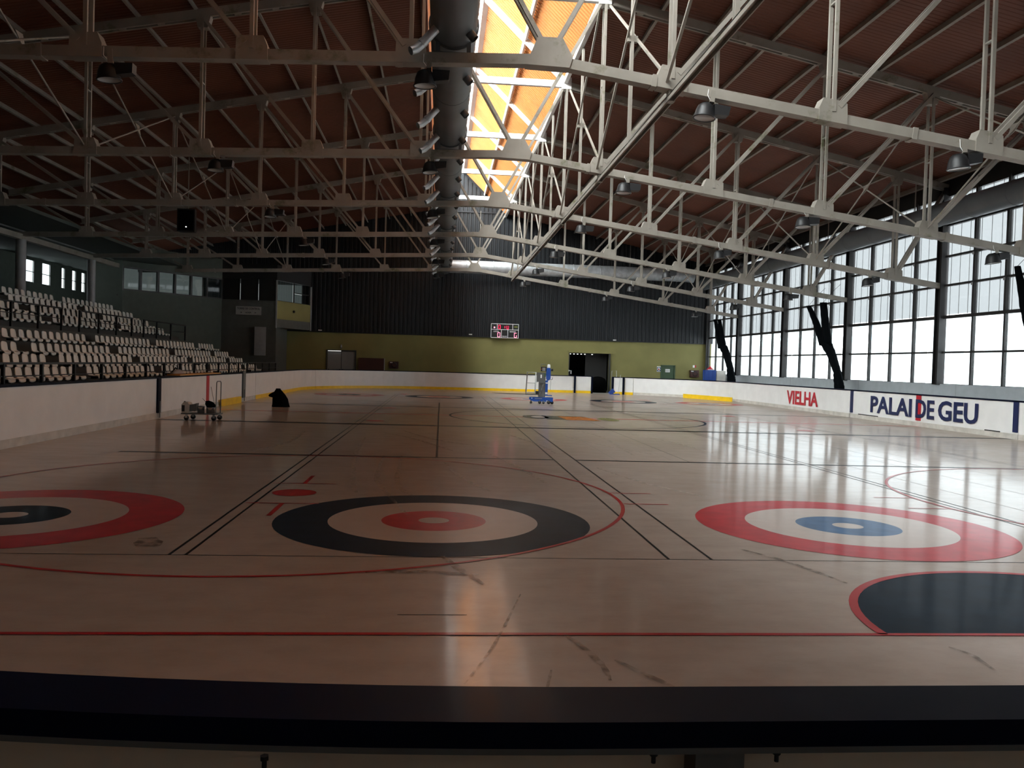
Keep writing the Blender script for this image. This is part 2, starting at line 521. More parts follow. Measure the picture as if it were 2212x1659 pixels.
oval(3.42, 29.45, .46, .95, Z4, 'logo_grey', 'emblem_oval'); oval(3.50, 29.5, .25, .45, Z4 + .001, 'ring_white', 'emblem_oval_white')
pnt(MB().quad((3.70, 28.35, Z4), (4.36, 28.3, Z4), (4.30, 30.2, Z4), (3.72, 30.35, Z4)), 'emblem_block', 'logo_grey')
pnt(MB().quad((4.34, 28.15, Z4), (5.52, 28.05, Z4), (5.30, 29.9, Z4), (4.28, 30.05, Z4)), 'emblem_field', 'logo_orange')
pnt(MB().quad((4.30, 30.05, Z4), (5.30, 29.9, Z4), (5.28, 30.2, Z4), (4.30, 30.35, Z4)), 'emblem_edge', 'logo_grey')
oval(5.94, 28.9, .36, .8, Z4, 'logo_olive', 'emblem_shield')


def ribbon(pts, w, m, name, z):
    vs = []; fs = []; P = [Vector((*p, z)) for p in pts]; Q = []
    for i in range(len(P) - 1):
        for k in range(6):
            t = k / 6
            p0 = P[max(i - 1, 0)]; p1 = P[i]; p2 = P[i + 1]; p3 = P[min(i + 2, len(P) - 1)]
            Q.append(.5 * ((2 * p1) + (p2 - p0) * t + (2 * p0 - 5 * p1 + 4 * p2 - p3) * t * t + (3 * p1 - p0 - 3 * p2 + p3) * t ** 3))
    Q.append(P[-1])
    for i, q in enumerate(Q):
        d = (Q[min(i + 1, len(Q) - 1)] - Q[max(i - 1, 0)]).normalized(); s = Vector((-d.y, d.x, 0))
        ww = w * (.35 + .65 * math.sin(math.pi * (i + .6) / (len(Q) + .2))) * random.uniform(.7, 1.2)
        vs += [q - s * ww / 2, q + s * ww / 2]
    for i in range(len(Q) - 1): fs.append((2 * i, 2 * i + 1, 2 * i + 3, 2 * i + 2))
    pnt(MB()._add(vs, fs), name, m)


for pts, w in (([(.06, 7.92), (.24, 7.36), (.41, 6.9)], .10), ([(-.61, 7.29), (-.17, 7.33), (.38, 7.24)], .10), ([(.69, 6.63), (.41, 5.47), (.17, 4.71)], .022),
               ([(.91, 5.61), (.99, 5.36), (1.05, 5.04), (1.05, 4.8)], .05), ([(.72, 4.97), (.65, 4.65)], .02), ([(1.15, 5.14), (1.3, 4.87), (1.42, 4.66)], .05),
               ([(3.13, 8.42), (3.43, 7.82), (3.64, 7.03)], .07), ([(3.53, 5.38), (3.59, 5.22), (3.56, 4.93)], .04), ([(-2.9, 8.6), (-2.75, 8.2)], .3)):
    ribbon(pts, w, 'stain_brown', 'water_stain', Z4 + .002)
for pts in ([(-1.07, 16.28), (-.97, 13.35), (-.8, 12.15), (-.35, 10.0)], [(-.72, 16.35), (-.64, 13.13), (-.5, 11.96), (-.34, 11.56)], [(-1.6, 16.19), (-1.27, 12.56), (-1.13, 11.69)],
            [(.11, 15.35), (.4, 13.26), (.77, 12.01)], [(.9, 17.5), (1.33, 15.54), (1.7, 12.9)], [(-1.41, 21.51), (-.53, 19.79), (.31, 17.39)], [(1.83, 21.64), (2.29, 19.28), (2.46, 17.34)],
            [(-1.76, 20.11), (-1.66, 17.01), (-1.6, 16.19)], [(-.98, 22.35), (-.09, 19.89), (1.14, 18.21)], [(3.87, 23.67), (4.27, 21.55), (4.11, 17.19)], [(3.2, 22.5), (3.6, 20.2), (4.6, 17.5)],
            [(5.2, 22.9), (5.9, 20.4), (6.1, 18)], [(-3.4, 21.5), (-3.3, 18.5), (-3.7, 16.5)], [(2.9, 15), (3.3, 13.2), (3.9, 11.8)]):
    ribbon(pts, .09, 'streak_white', 'squeegee_streak', Z4 + .002)
# saw-cut joints of the slab
for k in range(12):
    x = 3.55 + k * 1.18
    vline(x, 8.6 if k > 3 else 16.3, 52, .012, 'floor_joint_dark', Z1 * .6, 'floor_joint')

# ------------------------------------------------------------------ roof
ceiling = thing('ceiling', (0, 27, 9), kind='structure')


def corrugated(xa, za, xb, zb_, y0, y1, pitch, depth, flip=1, ext=0):
    """sheet between two eaves lines, ribs running from a to b"""
    mb = MB(); n = int((y1 - y0) / pitch); prof = []
    for k in range(n):
        y = y0 + k * pitch
        prof += [(y, 0), (y + pitch * .45, 0), (y + pitch * .55, depth), (y + pitch * .9, depth)]
    prof.append((y1, 0))
    nx, nz = -(zb_ - za), (xb - xa); l = math.hypot(nx, nz); nx /= l; nz /= l
    if nz < 0: nx, nz = -nx, -nz
    vs = []; fs = []
    for y, d in prof: vs += [(xa + nx * d, y, za + nz * d), (xb + nx * d, y, zb_ + nz * d)]
    for k in range(len(prof) - 1): fs.append((2 * k, 2 * k + 1, 2 * k + 3, 2 * k + 2))
    return mb._add(vs, fs)


YR0 = -6.0
corrugated(-24.3, zroof(-24.3), -.72, zroof(-.75), YR0, YW + .3, .17, .014).build('roof_sheet', 'roof_sheet', ceiling)
corrugated(4.30, zroof(4.35), 20.2, zroof(20.2), YR0, YW + .3, .17, .014).build('roof_sheet', 'roof_sheet', ceiling)
corrugated(APX[0], APX[1], 4.38, 12.60, YR0, YW + .3, .22, .04).build('rooflight_sheet', 'rooflight_sheet', ceiling)
corrugated(APX[0] - .15, APX[1] + .30, 4.70, 12.62, YR0, YW + .3, .9, .02).build('rooflight_outer_sheet', 'roof_sheet', ceiling)
MB().box(-.86, -.70, YR0, YW + .2, 12.44, 12.80).build('rooflight_kerb', 'roof_sheet', ceiling)
MB().beam((APX[0] + .05, YR0, APX[1] - .08), (APX[0] + .05, YW, APX[1] - .08), .22, .12).build('ridge_beam', 'white_paint', ceiling)
MB().beam((2.80, YR0, 13.99), (2.80, YW, 13.99), .10, .14, (.7, 0, .7)).build('rooflight_purlin', 'white_paint', ceiling)
MB().beam((4.36, YR0, 12.52), (4.36, YW, 12.52), .14, .2).build('rooflight_purlin', 'white_paint', ceiling)
# sloped glazing, one pane per bar
gy = YR0
GX, GZ = -.22, 13.55
MB().prism([(-.84, YR0, 12.70), (GX - .02, YR0, GZ), (GX - .12, YR0, GZ + .03), (-.94, YR0, 12.75)], (0, YW + .2 - YR0, 0)).build('rooflight_upstand', 'rooflight_sheet', ceiling)
gbar = MB().beam((GX, 0, GZ), (APX[0] - .02, 0, APX[1] + .02), .05, .08).mesh('glazing_bar', 'white_paint')
gpane = MB().prism([(GX, .03, GZ), (APX[0] - .02, .03, APX[1] + .02), (APX[0] - .02, 1.82, APX[1] + .02), (GX, 1.82, GZ)], (-.02, 0, .014)).mesh('rooflight_pane', 'rooflight_glass')
while gy < YW - .5:
    for nm, me in (('glazing_bar', gbar), ('rooflight_pane', gpane)):
        o = bpy.data.objects.new(nm, me); COL.objects.link(o); o.parent = ceiling
        o.location = Vector((0, gy, 0)) - Vector((0, 27, 9))
    gy += 1.85
# purlins
for k in range(15):
    x = -.9 - 1.525 * k
    if x < -23: break
    MB().beam((x, 8.9, zt(x) + .20), (x, YW, zt(x) + .20), .02, .17, (-.2, 0, 1)).beam((x + .025, 8.9, zt(x) + .12), (x + .025, YW, zt(x) + .12), .075, .02, (-.2, 0, 1)).build('purlin', 'painted_steel', ceiling)
for k in range(1, 10):
    x = 4.42 + 1.645 * k
    MB().beam((x, 8.9, zt(x) + .20), (x, YW, zt(x) + .20), .02, .17, (.2, 0, 1)).beam((x + .025, 8.9, zt(x) + .12), (x + .025, YW, zt(x) + .12), .075, .02, (.2, 0, 1)).build('purlin', 'painted_steel', ceiling)

# ------------------------------------------------------------------ far wall
wfar = thing('wall_far', (4, YW, 0), kind='structure')


def wall_boxes(parent, name, m, x0, x1, z0, z1, y0, y1, holes):
    """wall slab between y0,y1 with rectangular holes (xa,xb,za,zb)"""
    xs = sorted({x0, x1, *[h[0] for h in holes], *[h[1] for h in holes]}); mb = MB()
    for a, b in zip(xs, xs[1:]):
        zs = [(z0, z1)]
        for h in holes:
            if h[0] <= a and h[1] >= b:
                nz = []
                for u, v in zs:
                    if h[2] > u: nz.append((u, min(v, h[2])))
                    if h[3] < v: nz.append((max(u, h[3]), v))
                zs = nz
        for u, v in zs:
            if v - u > 1e-4: mb.box(a, b, y0, y1, u, v)
    return mb.build(name, m, parent)


GT = 3.79
wall_boxes(wfar, 'painted_block_wall', 'green_wall', -12.0, 19.9, -.1, GT, YW, YW + .25,
           [(9.33, 12.25, -.1, 2.83), (-8.08, -6.13, -.1, 2.43), (16.17, 17.17, -.1, 2.08)])
mb = MB(); prof = []; x = -24.2
while x < 19.9:
    prof += [(x, 0), (x + .10, 0), (x + .13, -.045), (x + .27, -.045)]; x += .30
vs = []; fs = []
for x, d in prof: vs += [(x, YW - .02 + d, GT), (x, YW - .02 + d, zroof(x) + .35)]
for k in range(len(prof) - 1): fs.append((2 * k, 2 * k + 1, 2 * k + 3, 2 * k + 2))
mb._add(vs, fs).build('ribbed_cladding', 'cladding_navy', wfar)
MB().box(-24.3, 20, YW + .02, YW + .2, GT, 16.5).build('wall_backing', 'cladding_navy', wfar)
MB().box(-12.0, 19.6, YW - .10, YW, GT - .05, GT + .02).build('flashing', 'cladding_navy', wfar)
MB().beam((-.75, YW - .08, 12.70), (4.35, YW - .08, 12.70), .1, .1).build('gable_trim', 'cladding_navy', wfar)
MB().beam((APX[0], YW - .09, APX[1] - .06), (4.40, YW - .09, 12.56), .12, .16).build('gable_trim', 'cladding_navy', wfar)
# sliding-door opening with a dim store room behind
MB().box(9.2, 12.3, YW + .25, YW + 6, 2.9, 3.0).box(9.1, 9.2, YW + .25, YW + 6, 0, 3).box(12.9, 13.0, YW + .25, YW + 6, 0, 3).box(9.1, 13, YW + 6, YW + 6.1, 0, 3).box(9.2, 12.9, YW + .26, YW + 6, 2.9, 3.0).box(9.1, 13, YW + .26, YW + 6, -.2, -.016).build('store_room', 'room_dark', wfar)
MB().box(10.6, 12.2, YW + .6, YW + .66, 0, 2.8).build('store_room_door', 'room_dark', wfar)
MB().box(9.2, 12.6, YW - .12, YW - .02, 2.83, 2.95).build('sliding_track', 'green_wall', wfar)
MB().box(12.22, 12.34, YW - .1, YW, 0, 2.83).build('door_jamb', 'concrete_dark', wfar)
MB().box(9.27, 9.33, YW - .06, YW, 0, 2.83).build('door_jamb', 'concrete_dark', wfar)
MB().box(-8.3, -5.9, YW + .12, YW + .26, -.1, 2.6).box(16.0, 17.4, YW + .12, YW + .26, -.1, 2.3).build('wall_backing', 'room_dark', wfar)  # dark backing added behind the doors to stop sky light leaking in
d1 = thing('door_1', (-7.1, YW, 0), kind='structure')
for xa, xb in ((-8.06, -7.12), (-7.08, -6.15)):
    lf = MB().box(xa, xb, YW + .04, YW + .10, .0, 2.40).build('door_leaf', 'door_grey', d1)
    MB().beam((xa + .08, YW - .02, 1.02), (xb - .08, YW - .02, 1.02), .05, .05).box(xa + .05, xa + .12, YW - .03, YW + .04, .97, 1.15).box(xb - .12, xb - .05, YW - .03, YW + .04, .97, 1.15).build('panic_bar', 'black_plastic', lf)
MB().box(-8.16, -6.05, YW - .05, YW, 2.42, 2.52).box(-8.16, -8.08, YW - .05, YW, 0, 2.42).box(-6.13, -6.05, YW - .05, YW, 0, 2.42).build('door_frame', 'concrete_dark', d1)
MB().box(-8.04, -7.12, YW - .08, YW - .05, 2.425, 2.45).build('light_slit', 'led_white', d1)
d2 = thing('door_2', (16.7, YW, 0), kind='structure')
lf = MB().box(16.2, 17.14, YW + .03, YW + .09, 0, 2.06).build('door_leaf', 'door_green', d2)
MB().box(16.26, 16.36, YW - .04, YW + .03, 1.0, 1.08).build('door_handle', 'black_plastic', lf)
MB().box(16.12, 16.2, YW - .04, YW, 0, 2.13).box(17.14, 17.22, YW - .04, YW, 0, 2.13).box(16.12, 17.22, YW - .04, YW, 2.06, 2.13).build('door_frame', 'door_green', d2)

# ------------------------------------------------------------------ glazed right wall
wright = thing('wall_right', (XW, 27, 0), kind='structure')
MB().box(XW - .06, XW + .16, -6, YW, -.1, 1.58).build('parapet', 'parapet_grey', wright)
MB().box(XW + .02, XW + .18, -6, YW, 7.80, 8.52).build('upper_panel', 'dark_steel', wright)
MB().box(XW + .02, XW + .18, -6, YW, 8.92, 10.2).build('eaves_panel', 'dark_steel', wright)
for y in (8, 15.5, 22.8, 30, 37.4, 45): MB().box(XW - .066, XW - .06, y, y + .02, .0, 1.58).build('parapet_joint', 'joint_dark', wright)
COLY = [-5.8, 1.6, 9.0] + TY + [YW - .12]
colm = MB().box(-.20, .10, -.17, -.13, 0, 7.7).box(-.20, .10, .13, .17, 0, 7.7).box(-.10, -.02, -.14, .14, 0, 7.7).mesh('column', 'dark_steel')
for y in COLY:
    o = bpy.data.objects.new('wall_column', colm); COL.objects.link(o); o.parent = wright; o.location = (0, y - 27, 1.55)
ROWS = [(1.60, 2.78, 0), (2.86, 4.14, 0), (4.25, 5.40, 1), (5.47, 6.53, 1), (6.60, 7.76, 1), (8.54, 8.90, 1)]


def pane_mesh(w, h, milky):
    mb = MB(); mb.box(-.006, .006, -w / 2, w / 2, 0, h)
    if milky:
        mb.cur = 1
        for k in range(1, 4):
            yy = -w / 2 + w * (k - .35) / 3
            mb.box(-.010, .010, yy - .004, yy + .004, 0, h)
    return mb.mesh('pane', ['milky_sheet' if milky else 'clear_glass', 'joint_dark'])


n = 0; PM = {}
MB().box(XW + .02, XW + .18, -6, COLY[2], 1.5, 9.0).build('light_block_panel', 'dark_steel', wright)  # unseen bays closed by an added panel to keep the near floor dark
for i in range(len(COLY) - 1, 2, -1):
    y0, y1 = COLY[i - 1] + .16, COLY[i] - .16
    n += 1
    w = thing('window_%d' % n, (XW + .06, (y0 + y1) / 2, 1.58), kind='structure')
    pw = (y1 - y0) / 4
    for k in range(1, 4):
        y = y0 + pw * k
        MB().box(XW - .04, XW + .12, y - .055, y + .055, 4.14, 9.0).build('mullion', 'dark_steel', w)
        MB().box(XW - .02, XW + .10, y - .045, y + .045, 1.56, 4.14).build('mullion', 'dark_steel', w)
    for z, h in ((1.57, .05), (2.82, .07), (4.195, .12), (5.435, .08), (6.565, .08), (7.80, .10)):
        MB().box(XW - .03, XW + .11, y0 - .02, y1 + .02, z - h / 2, z + h / 2).build('transom', 'dark_steel', w)
    for k in range(4):
        for za, zbb, mk in ROWS:
            key = (round(pw, 2), round(zbb - za, 2), mk)
            if key not in PM: PM[key] = pane_mesh(pw - .10, zbb - za + .04, mk)
            o = bpy.data.objects.new('pane', PM[key]); COL.objects.link(o); o.parent = w
            o.location = Vector((XW + .06, y0 + pw * (k + .5), za - .02)) - Vector(WLOC[w.name])
    for k in range(4):
        for z in (5.36, 6.49):
            y = y0 + pw * k + .05
            if i >= 4: MB().box(XW - .06, XW - .03, y - .05, y + .05, z - .05, z + .05).build('clip_plate', 'grey_paint', w)
MB().box(XW - .06, XW + .02, YW - .34, YW, 0, 9.3).build('corner_post', 'dark_steel', wright)

# ------------------------------------------------------------------ near wall, left foyer and stands
wnear = MB().box(-24.3, 20, -6.2, -6.0, -.1, 16.4).build('wall_near', 'parapet_grey'); tag(wnear, kind='structure')  # unseen wall, its grey set to bounce light onto the board backs
wleft = thing('wall_left', (-24, 27, 0), kind='structure')
SL = [(50.1, 51.1), (52.15, 53.15), (54.7, 55.1), (56.2, 56.7), (46.7, 47.3), (57.6, 58.1)]
mb = MB(); ys = sorted([-6] + [a for s in SL for a in s] + [64])
for a, b in zip(ys, ys[1:]):
    if any(abs(a - s[0]) < 1e-6 for s in SL):
        mb.box(-24.06, -24.0, a, b, 0, 5.85).box(-24.06, -24.0, a, b, 7.1, 9)
    else: mb.box(-24.06, -24.0, a, b, 0, 9)
mb.build('outer_wall', 'foyer_wall', wleft)
for a, b in SL:
    f = MB().box(-24.03, -23.98, a - .06, a, 5.8, 7.15).box(-24.03, -23.98, b, b + .06, 5.8, 7.15).box(-24.03, -23.98, a, b, 6.42, 6.46).build('slit_window_frame', 'black_plastic', wleft)
    MB().box(-24.05, -24.04, a, b, 5.85, 7.1).build('slit_window_pane', 'clear_glass', f)
MB().box(-24, -16.1, -6, 52.5, 7.28, 7.42).box(-24, -18.4, 52.5, 64, 7.28, 7.42).build('foyer_ceiling', 'foyer_ceiling', wleft)
MB().box(-24.2, -12, 64, 64.2, 0, 9).box(-20.4, -18.75, 50.6, 50.8, 2, 8).build('foyer_end_wall', 'dark_green_wall', wleft)
MB().beam((-18.7, 30, 6.86), (-18.7, 49.6, 6.86), .26, .24).build('eaves_beam', 'painted_steel', wleft)
MB().beam((-18.55, 34, 7.10), (-18.55, 48.6, 7.10), .07, .05).build('lit_edge_strip', 'aluminium', wleft)  # pale strip added to imitate a lit edge, not a lamp
for y in (38.65, 46.1): MB().tube([(-18.7, y, 3.9), (-18.7, y, 6.75)], .21, 20).build('foyer_column', 'grey_paint', wleft)
# diagonal gallery wall with a strip of windows
P0, P1 = Vector((-18.75, 50.6)), Vector((-14.45, 56.0)); DD = (P1 - P0); LW = DD.length; DN = DD / LW; NN = Vector((DN.y, -DN.x))


def dp(u, d, z): q = P0 + DN * u + NN * d; return (q.x, q.y, z)


def dbox(mb, u0, u1, d0, d1, z0, z1):
    a = [dp(u0, d0, z0), dp(u1, d0, z0), dp(u1, d1, z0), dp(u0, d1, z0)]
    return mb.prism(a, (0, 0, z1 - z0))


gal = thing('wall_gallery', (-16.6, 53.3, 2), kind='structure')
mb = MB(); dbox(mb, 0, LW, -.2, 0, 1.5, 5.62); dbox(mb, 0, LW, -.2, 0, 6.86, 8.2)
mb.build('gallery_wall', 'dark_green_wall', gal)
gw = thing('window_20', (-16.6, 53.3, 5.6), kind='structure')
for k in range(7):
    u = LW * k / 6
    mb = MB(); dbox(mb, max(0, u - .06), min(LW, u + .06), -.15, .03, 5.6, 6.9); mb.build('mullion', 'black_plastic', gw)
    if k < 6:
        mb = MB(); dbox(mb, u + .06, u + LW / 6 - .06, -.10, -.09, 5.62, 6.86); mb.build('pane', 'cabin_glass', gw)
mb = MB(); dbox(mb, 0, LW, -.02, .03, 5.56, 5.64); dbox(mb, 0, LW, -.02, .03, 6.84, 6.92); mb.build('transom', 'black_plastic', gw)
mb = MB(); dbox(mb, -.2, LW, -2.2, -2.1, 3.5, 8); mb.build('gallery_back_wall', 'room_glow', gal)  # wall glows by itself to brighten the gallery windows
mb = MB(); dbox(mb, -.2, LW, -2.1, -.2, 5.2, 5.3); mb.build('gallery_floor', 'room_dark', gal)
# control tower: front face, canted face
TWR = thing('control_tower', (-12, 58, 0), 'dark control tower cabin with wrap-round windows beside the navy cladding', 'control tower')
A_, B_, C_ = (-14.45, 56.0), (-10.92, 56.0), (-9.3, 59.9)
MB().prism([(A_[0], A_[1], -.01), (B_[0], B_[1], -.01), (B_[0], 59.9, -.01), (A_[0], 59.9, -.01)], (0, 0, 3.85)).build('base', 'tower_wall', TWR)
TP = [A_, B_, C_, (A_[0], 59.9)]
MB().prism([(x, y, 3.84) for x, y in TP], (0, 0, .56)).build('floor_band', 'tower_wall', TWR)
MB().prism([(x, y, 4.40) for x, y in TP], (0, 0, 1.18)).build('front_wall', 'tower_wall', TWR)
cdv = Vector((C_[0] - B_[0], C_[1] - B_[1])); cl = cdv.length; cdv /= cl; cn = Vector((cdv.y, -cdv.x))


def cp(u, d, z): q = Vector(B_) + cdv * u + cn * d; return (q.x, q.y, z)


MB().prism([cp(0, 0, 4.40), cp(cl, 0, 4.40), cp(cl, .02, 4.40), cp(0, .02, 4.40)], (0, 0, 1.20)).build('canted_wall', 'green_wall', TWR)  # paler than the front face, imitating light from the glazed wall
MB().prism([(x, y, 6.95) for x, y in TP], (0, 0, 1.0)).build('roof_band', 'black_plastic', TWR)
MB().box(-10.97, -10.88, 55.94, 56.03, 3.8, 6.95).build('corner_post', 'grey_paint', TWR)
MB().prism([cp(cl - .1, -.02, 3.8), cp(cl, -.02, 3.8), cp(cl, .06, 3.8), cp(cl - .1, .06, 3.8)], (0, 0, 3.1)).build('corner_post', 'grey_paint', TWR)
MB().box(-14.3, -9.9, 59.5, 59.6, 5.6, 6.95).build('back_panel', 'room_glow', TWR)  # glowing panel added behind the tower windows
for a, b in ((-14.43, -13.3), (-13.26, -12.12), (-12.08, -10.97)):
    f = MB().box(a, a + .05, 55.98, 56.06, 5.58, 6.95).box(b - .05, b, 55.98, 56.06, 5.58, 6.95).build('window_frame', 'black_plastic', TWR)
    MB().box(a + .05, b - .05, 56.03, 56.05, 5.58, 6.95).build('window_pane', 'board_black', f)
for u0, u1, za, zbb in ((.05, 1.95, 5.62, 6.93), (2.05, 3.9, 6.30, 6.93), (2.05, 3.9, 5.62, 6.22)):
    f = MB().prism([cp(u0 - .06, -.02, za - .05), cp(u1 + .06, -.02, za - .05), cp(u1 + .06, .0, za - .05), cp(u0 - .06, .0, za - .05)], (0, 0, .06)).prism([cp(u1, -.02, za), cp(u1 + .1, -.02, za), cp(u1 + .1, .03, za), cp(u1, .03, za)], (0, 0, zbb - za)).build('window_frame', 'black_plastic', TWR)
    MB().prism([cp(u0, -.06, za), cp(u1, -.06, za), cp(u1, -.05, za), cp(u0, -.05, za)], (0, 0, zbb - za)).build('window_pane', 'cabin_glass', f)
MB().lathe([(.001, .16), (.06, .16), (.09, .05), (.07, 0), (.001, 0)], 12, (-10.1, 57.72, 5.0), 'y').build('spot_lamp', 'black_plastic', TWR)
sg = MB().box(-13.53, -11.89, 55.93, 55.97, 4.60, 5.15).build('sign_board', 'sign_board', TWR)
text_part('sign_text', 'TORRE DE CONTROL', 'text_black', sg, (-13.45, 55.93, 4.94), (1, 0, 0), (0, 0, 1), 1.48, .13, .004, .02)
text_part('sign_text', 'ADER', 'text_black', sg, (-12.92, 55.93, 4.70), (1, 0, 0), (0, 0, 1), .40, .09, .004, .02)
for x_, d_ in ((-13.2, -1), (-12.25, 1)):
    MB().prism([(x_ - d_ * .06, 55.926, 4.71), (x_ + d_ * .06, 55.926, 4.745), (x_ - d_ * .06, 55.926, 4.78)], (0, .004, 0)).build('sign_arrow', 'text_black', sg)
MB().box(-12.22, -11.50, 55.6, 55.66, 1.95, 3.82).build('pale_panel', 'grey_paint', TWR)
# outside seen through the glass
tag(MB().box(21, 130, -40, 220, -.6, -.1).build('outdoor_ground', 'outdoor_paving'), kind='structure')
# ================================================================== THINGS
# ------------------------------------------------------------------ roof trusses
def double(mb, p, q, w, gap, axis):
    a = Vector(axis) * gap / 2; p = Vector(p); q = Vector(q); d = (q - p).normalized()
    sd = Vector((1, 0, 0)) if abs(d.x) < .01 else Vector((-d.z, 0, d.x))
    for s_ in (-1, 1): mb.beam(p + a * s_, q + a * s_, w * .8, w, sd)
    n_ = max(2, int((q - p).length / 1.7))
    for k in range(1, n_):
        c = p.lerp(q, k / n_)
        mb.beam(c - a, c + a, .06, w * .5, d)
    return mb


TRN = ['nearest', 'second', 'third', 'fourth', 'fifth', 'farthest']
tr0 = thing('roof_truss', (XK, TY[0], zb(XK)), group='white steel roof trusses')
OFF = (XK, 0, zb(XK))


def tp(mb, name, m='painted_steel'):
    mb.v = [(x - OFF[0], y - OFF[1], z - OFF[2]) for x, y, z in mb.v]
    return mb.build(name, m, tr0, local=True)


for xa, xb in ((-18.85, XK), (XK, 19.5)):
    o = tp(MB().beam((xa, 0, zb(xa)), (xb, 0, zb(xb)), .24, .20), 'bottom_chord')
    for k in range(3):
        x = xa + (xb - xa) * (.12 + .31 * k) if xa > 0 else xb - (xb - xa) * (.14 + .32 * k)
        mb = MB().beam((x - .05, 0, zb(x - .05)), (x + .05, 0, zb(x + .05)), .28, .24)
        mb.v = [(a - OFF[0], b, c - OFF[2]) for a, b, c in mb.v]; mb.build('splice_collar', 'painted_steel', o, local=True)
for xa, xb in ((-19.2, -.75), (4.36, 19.6)):
    mb = MB()
    for s in (-1, 1): mb.beam((xa, s * .085, zt(xa)), (xb, s * .085, zt(xb)), .06, .24)
    o = tp(mb, 'top_chord')
    n_ = int(abs(xb - xa) / 1.02)
    bme = MB().beam((-.09, 0, -.10 - .09 * (zt(xb) - zt(xa)) / (xb - xa)), (.09, 0, -.10 + .09 * (zt(xb) - zt(xa)) / (xb - xa)), .16, .03).mesh('batten_plate', 'painted_steel')
    for k in range(n_ + 1):
        x = xa + (xb - xa) * k / n_
        bo = bpy.data.objects.new('batten_plate', bme); COL.objects.link(bo); bo.parent = o; bo.location = (x - OFF[0], 0, zt(x) - OFF[2])
tp(MB().beam((-.75, 0, 12.43), (4.36, 0, 12.43), .16, .24), 'tie_beam', 'white_paint')  # truss steel made whiter here to stand for strong light from the rooflight
tp(MB().beam((4.40, 0, 12.50), (APX[0] + .05, 0, APX[1] - .16), .16, .20), 'rooflight_rafter', 'white_paint')
tp(MB().box(4.22, 4.58, -.17, .17, 12.22, 12.66), 'ridge_node', 'white_paint')
for nodes, sgn in ((LN, -1), (RN, 1)):
    for i, x in enumerate(nodes):
        if i < len(nodes) - 1:
            tp(double(MB(), (x, 0, zb(x) + .1), (x, 0, zt(x) - .1), .075, .27, (0, 1, 0)), 'web_post')
            x2 = nodes[i + 1]
            tp(double(MB(), (x + sgn * .12, 0, zb(x) + .2), (x2, 0, zt(x2) - .12), .085, .25, (0, 1, 0)), 'web_diagonal')
            z = zb(x)
            pts = [(x - .30 * 1, -.15, z - .11), (x + .30, -.15, z - .11), (x + .30 if sgn < 0 else x + .28, -.15, z + .14 if sgn < 0 else z + .30),
                   (x + .22 if sgn < 0 else x + .22, -.15, z + .34), (x - .22, -.15, z + .34), (x - .28 if sgn < 0 else x - .30, -.15, z + .30 if sgn < 0 else z + .14)]
            pts = [(a, b, c + (a - x) * (.042 if sgn < 0 else -.1385)) for a, b, c in pts]
            tp(MB().prism(pts, (0, .30, 0)), 'gusset_plate')
            z = zt(x) - .1
            if i: tp(MB().prism([(x - .22, -.12, z + .05), (x + .22, -.12, z + .05), (x + .13, -.12, z - .30), (x - .13, -.12, z - .30)], (0, .24, 0)), 'gusset_plate')
z = zb(XK)
tp(MB().prism([(XK - .46, -.15, z - .13), (XK + .40, -.15, z - .15), (XK + .46, -.15, z + .05), (XK + .25, -.15, z + .42), (XK - .24, -.15, z + .42)], (0, .30, 0)), 'central_gusset')
tp(double(MB(), (XK - .12, 0, z + .3), (-.72, 0, 12.4), .085, .22, (0, 1, 0)), 'web_diagonal')
tp(double(MB(), (XK + .12, 0, z + .3), (4.36, 0, 12.4), .085, .22, (0, 1, 0)), 'web_diagonal')
tp(MB().box(4.36, 4.50, -.09, .09, zb(4.42) - .32, zb(4.42) - .1), 'hanger_bracket')
trusses = [tr0]
for k in range(1, 6):
    c = copy_tree(tr0); c.location = (XK, TY[k], zb(XK)); trusses.append(c)
for k, t in enumerate(trusses):
    tag(t, ('white steel roof truss with algae stains, nearest to the camera', 'white steel roof truss, second from the camera', 'white steel roof truss, third from the camera',
            'white steel roof truss, third from the far wall', 'white steel roof truss, second from the far wall', 'white steel roof truss closest to the navy far wall')[k], 'roof truss', 'white steel roof trusses')

